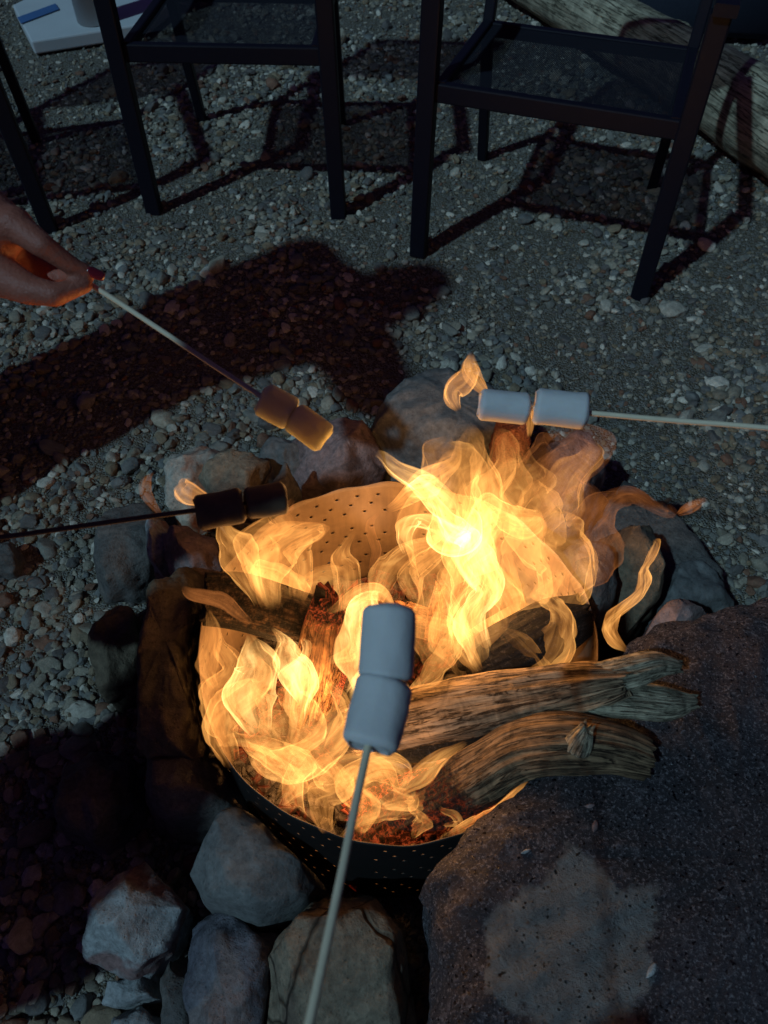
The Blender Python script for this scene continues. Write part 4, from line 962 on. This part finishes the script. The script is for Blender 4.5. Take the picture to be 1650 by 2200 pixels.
TG = [
 # tall back right group
 ([(1000, 1450, .50, 16), (962, 1370, .52, 34), (990, 1280, .55, 40), (1012, 1190, .57, 40), (980, 1110, .58, 48), (958, 1030, .58, 42), (990, 960, .58, 30), (1003, 905, .58, 4)], .45, .9),
 ([(985, 1400, .52, 18), (1000, 1300, .53, 30), (1000, 1180, .55, 34), (1040, 1080, .57, 30), (1020, 1000, .58, 22), (1000, 930, .58, 3)], .6, 1.0),
 ([(880, 1190, .56, 8), (872, 1120, .56, 20), (925, 1125, .56, 28), (985, 1165, .56, 34), (1010, 1120, .57, 14), (1000, 1090, .57, 4)], 1.3, 1.3),
 ([(1030, 1300, .58, 18), (1045, 1220, .58, 26), (1010, 1140, .58, 26), (1050, 1080, .6, 22), (1100, 1115, .6, 26), (1150, 1105, .6, 16), (1140, 1080, .6, 4)], .9, 1.1),
 ([(990, 1170, .56, 16), (955, 1100, .55, 22), (905, 1042, .55, 26), (850, 1010, .55, 18), (795, 985, .55, 5)], 1.0, 1.1),
 ([(830, 1095, .55, 6), (880, 1060, .55, 18), (920, 1030, .55, 20), (960, 990, .56, 12), (975, 930, .57, 4)], .8, 1.0),
 ([(1070, 1430, .56, 20), (1095, 1320, .58, 36), (1060, 1220, .6, 34), (1078, 1130, .6, 36), (1050, 1060, .61, 30), (1095, 1000, .61, 24), (1062, 945, .61, 4)], .3, .7),
 ([(1130, 1430, .58, 26), (1180, 1330, .6, 46), (1130, 1220, .62, 44), (1155, 1130, .62, 46), (1120, 1040, .63, 40), (1155, 990, .63, 30), (1130, 930, .63, 5)], .15, .5),
 ([(1210, 1420, .58, 24), (1235, 1300, .62, 44), (1180, 1200, .63, 48), (1240, 1100, .64, 50), (1200, 1020, .64, 44), (1250, 960, .65, 30), (1190, 905, .65, 5)], .05, .42),
 ([(1040, 1200, .62, 30), (1100, 1100, .64, 60), (1180, 1020, .65, 66), (1240, 950, .66, 50), (1180, 900, .66, 20)], .0, .30),
 ([(1240, 1300, .6, 20), (1285, 1190, .6, 34), (1290, 1100, .6, 30), (1360, 1075, .58, 20), (1440, 1105, .57, 12), (1445, 1085, .57, 3)], .0, .55),
 ([(1455, 1105, .57, 3), (1480, 1090, .57, 9), (1518, 1070, .57, 3)], .0, .7),
 ([(1345, 1398, .48, 3), (1312, 1365, .48, 14), (1325, 1315, .49, 19), (1375, 1262, .5, 17), (1385, 1215, .5, 11), (1402, 1172, .5, 8), (1395, 1160, .5, 2)], .8, 1.3),
 ([(985, 880, .60, 4), (972, 838, .6, 18), (1005, 815, .6, 24), (1020, 765, .6, 5)], .2, 1.0),
 ([(1050, 850, .60, 3), (1030, 825, .6, 12), (1010, 795, .6, 14), (1018, 770, .6, 3)], .2, .8),
 ([(1150, 1562, .42, 4), (1125, 1520, .42, 15), (1105, 1490, .42, 11), (1092, 1470, .42, 3)], .6, 1.1),
 ([(1135, 940, .55, 3), (1135, 905, .55, 8), (1140, 880, .55, 6)], .3, .8),
 ([(940, 1440, .50, 20), (930, 1330, .53, 40), (960, 1220, .56, 56), (930, 1120, .58, 60), (970, 1040, .59, 50), (940, 960, .59, 30), (955, 920, .59, 5)], .35, .8),
 ([(1100, 1440, .52, 30), (1060, 1330, .55, 60), (1100, 1220, .58, 70), (1050, 1110, .6, 66), (1090, 1010, .61, 46), (1060, 930, .61, 6)], .3, .8),
 ([(1040, 1420, .5, 20), (1010, 1330, .52, 34), (1045, 1250, .54, 36), (1005, 1180, .56, 30), (1040, 1120, .57, 20), (1020, 1070, .57, 4)], 1.2, 1.0),
 ([(985, 1215, .57, 6), (1000, 1165, .57, 22), (965, 1130, .57, 20), (925, 1080, .57, 13), (895, 1035, .57, 4)], 1.5, 1.0),
 ([(870, 1060, .56, 8), (905, 1045, .56, 20), (935, 1030, .56, 10)], 1.8, 1.1),
 ([(1190, 1330, .56, 30), (1220, 1220, .6, 56), (1170, 1130, .62, 56), (1210, 1040, .63, 44), (1270, 990, .64, 24), (1290, 950, .64, 4)], .12, .6),
 # back left group
 ([(560, 1300, .50, 14), (530, 1240, .52, 28), (510, 1190, .53, 26), (480, 1150, .53, 14), (462, 1112, .53, 3)], .7, 1.0),
 ([(580, 1310, .50, 14), (575, 1230, .52, 34), (610, 1170, .53, 36), (660, 1140, .54, 24), (698, 1128, .54, 12), (690, 1150, .54, 3)], .6, 1.0),
 ([(600, 1300, .50, 20), (560, 1210, .52, 40), (545, 1160, .53, 34), (600, 1120, .54, 26), (560, 1090, .54, 4)], .5, .8),
 ([(640, 1290, .50, 12), (650, 1230, .52, 22), (640, 1180, .53, 20), (670, 1130, .53, 4)], .3, .8),
 ([(540, 1340, .38, 6), (490, 1300, .39, 14), (440, 1275, .40, 13), (405, 1262, .40, 9), (388, 1248, .40, 3)], .05, .9),
 ([(470, 1080, .50, 6), (430, 1062, .5, 18), (400, 1045, .5, 15), (418, 1032, .5, 3)], .2, .9),
 ([(350, 1110, .50, 3), (325, 1075, .5, 10), (318, 1045, .5, 8), (328, 1020, .5, 2)], .0, .5),
 ([(590, 1110, .55, 4), (620, 1090, .55, 10), (635, 1070, .55, 3)], .1, .6),
 ([(800, 1240, .60, 4), (806, 1180, .6, 9), (795, 1130, .6, 8), (806, 1096, .6, 2)], .1, .6),
 # centre
 ([(850, 1320, .46, 4), (820, 1292, .47, 12), (760, 1290, .47, 12), (705, 1305, .47, 4)], .9, 1.1),
 ([(735, 1310, .48, 8), (755, 1250, .5, 22), (738, 1205, .5, 16), (768, 1155, .5, 4)], .5, .8),
 ([(900, 1310, .50, 8), (888, 1245, .51, 22), (932, 1190, .52, 22), (918, 1135, .52, 12), (940, 1090, .52, 3)], .6, .9),
 ([(800, 1310, .48, 10), (830, 1240, .5, 22), (870, 1190, .5, 20), (920, 1150, .52, 10), (940, 1110, .52, 3)], .5, .8),
 ([(890, 1480, .44, 5), (940, 1440, .45, 18), (985, 1380, .46, 22), (985, 1310, .47, 24), (960, 1240, .48, 16), (975, 1180, .48, 3)], .8, 1.0),
 ([(800, 1500, .40, 26), (775, 1420, .42, 36), (785, 1350, .43, 34), (805, 1300, .44, 16), (830, 1280, .44, 4)], 1.6, 1.5),
 ([(760, 1500, .40, 20), (800, 1430, .42, 30), (800, 1370, .43, 26), (790, 1330, .43, 6)], 1.6, 1.4),
 ([(700, 1420, .42, 4), (760, 1400, .42, 14), (775, 1360, .42, 12), (750, 1330, .42, 3)], .8, 1.0),
 ([(1120, 1440, .48, 12), (1185, 1395, .5, 30), (1205, 1340, .51, 26), (1180, 1270, .51, 20), (1215, 1215, .52, 4)], .25, .8),
 ([(1030, 1440, .46, 10), (1000, 1370, .48, 18), (975, 1320, .5, 14), (1010, 1260, .5, 4)], .9, 1.1),
 # left front mass
 ([(500, 1600, .36, 18), (470, 1530, .37, 26), (478, 1465, .38, 32), (500, 1420, .39, 24), (475, 1380, .4, 14), (465, 1350, .4, 3)], .3, .8),
 ([(560, 1580, .34, 14), (540, 1490, .37, 44), (560, 1430, .39, 38), (545, 1390, .40, 22), (530, 1360, .4, 4)], 1.0, 1.1),
 ([(640, 1560, .36, 8), (645, 1470, .38, 30), (610, 1410, .40, 28), (600, 1375, .40, 12), (585, 1350, .40, 3)], 1.5, 1.15),
 ([(650, 1510, .38, 8), (628, 1440, .40, 18), (650, 1400, .4, 12), (640, 1372, .4, 3)], 1.8, 1.2),
 ([(540, 1600, .33, 12), (580, 1645, .31, 26), (650, 1645, .31, 32), (712, 1580, .33, 34), (722, 1520, .35, 22), (680, 1485, .36, 5)], .55, .9),
 ([(500, 1640, .33, 14), (470, 1560, .35, 26), (520, 1500, .36, 34), (560, 1450, .38, 26), (535, 1400, .39, 5)], .5, 1.0),
 ([(620, 1640, .32, 18), (660, 1560, .34, 40), (620, 1500, .35, 34), (655, 1455, .37, 16), (665, 1425, .37, 4)], .6, 1.0),
 ([(600, 1730, .28, 10), (640, 1680, .29, 26), (600, 1640, .3, 26), (555, 1615, .31, 16), (530, 1580, .32, 4)], .5, .9),
 ([(700, 1800, .25, 10), (690, 1730, .27, 26), (735, 1690, .28, 26), (700, 1645, .29, 20), (750, 1610, .3, 5)], .6, .9),
 ([(760, 1810, .25, 10), (785, 1730, .27, 28), (755, 1680, .28, 30), (815, 1645, .29, 26), (870, 1665, .29, 20), (845, 1720, .28, 5)], .9, 1.0),
 ([(690, 1700, .28, 12), (760, 1650, .29, 30), (830, 1690, .28, 30), (880, 1720, .28, 16), (900, 1690, .28, 4)], .7, .9),
 ([(860, 1700, .31, 8), (905, 1665, .33, 16), (950, 1635, .34, 16), (1000, 1605, .35, 5)], .3, .8),
 ([(960, 1795, .28, 5), (1030, 1752, .29, 9), (1085, 1715, .30, 8), (1130, 1688, .31, 3)], .7, 1.1),
 ([(870, 1800, .27, 8), (900, 1765, .275, 16), (885, 1735, .28, 14), (910, 1710, .27, 4)], .2, .7),
 ([(950, 1800, .27, 6), (940, 1775, .28, 9), (965, 1750, .28, 8), (955, 1730, .27, 3)], .3, .6),
 ([(650, 1770, .27, 8), (625, 1700, .29, 22), (660, 1660, .3, 18), (640, 1610, .31, 4)], .6, .8),
 ([(465, 1480, .38, 8), (450, 1420, .39, 16), (455, 1360, .4, 16), (445, 1310, .41, 3)], .2, .7),
 ([(700, 1620, .34, 10), (740, 1560, .36, 20), (730, 1500, .37, 16), (700, 1460, .38, 4)], .5, .9),
]
for k, (pts, heat, gain) in enumerate(TG): tongue(pts, heat, gain, seed=k*1.7+.5, free=pts[0][0] > 1300)
rf = random.Random(21)
def filament(k):
    """thin swirling strand"""
    a = rf.uniform(0, 6.28); r = DR*math.sqrt(rf.random())*.88; x = DC.x+math.cos(a)*r; y = DC.y+math.sin(a)*r
    z = rf.uniform(.05, .16); L = rf.uniform(.10, .22)*(1.5 if y > .5 and x > .05 else 1); pts = []; p = Vector((x, y, z)); d = Vector((rf.uniform(-.7, .7), rf.uniform(-.4, .4), 1)).normalized()
    for i in range(6):
        q = p-Vector((0, 0, H)); dep = q.y*cp-q.z*sp; px = 825+F*q.x/dep; py = 1100-F*(q.y*sp+q.z*cp)/dep
        pts.append((px, py, p.y, rf.uniform(14, 30)*(1, 1.2, 1.1, .9, .6, .12)[i]))
        d = (d+curl(p, 5)*.55+Vector((0, 0, .25))).normalized(); p = p+d*L/5
    tongue(pts, rf.uniform(.0, .5), rf.uniform(.35, .8), seed=100+k*2.3, n=46, M=26, folds=.45)
for k in range(34): filament(k)
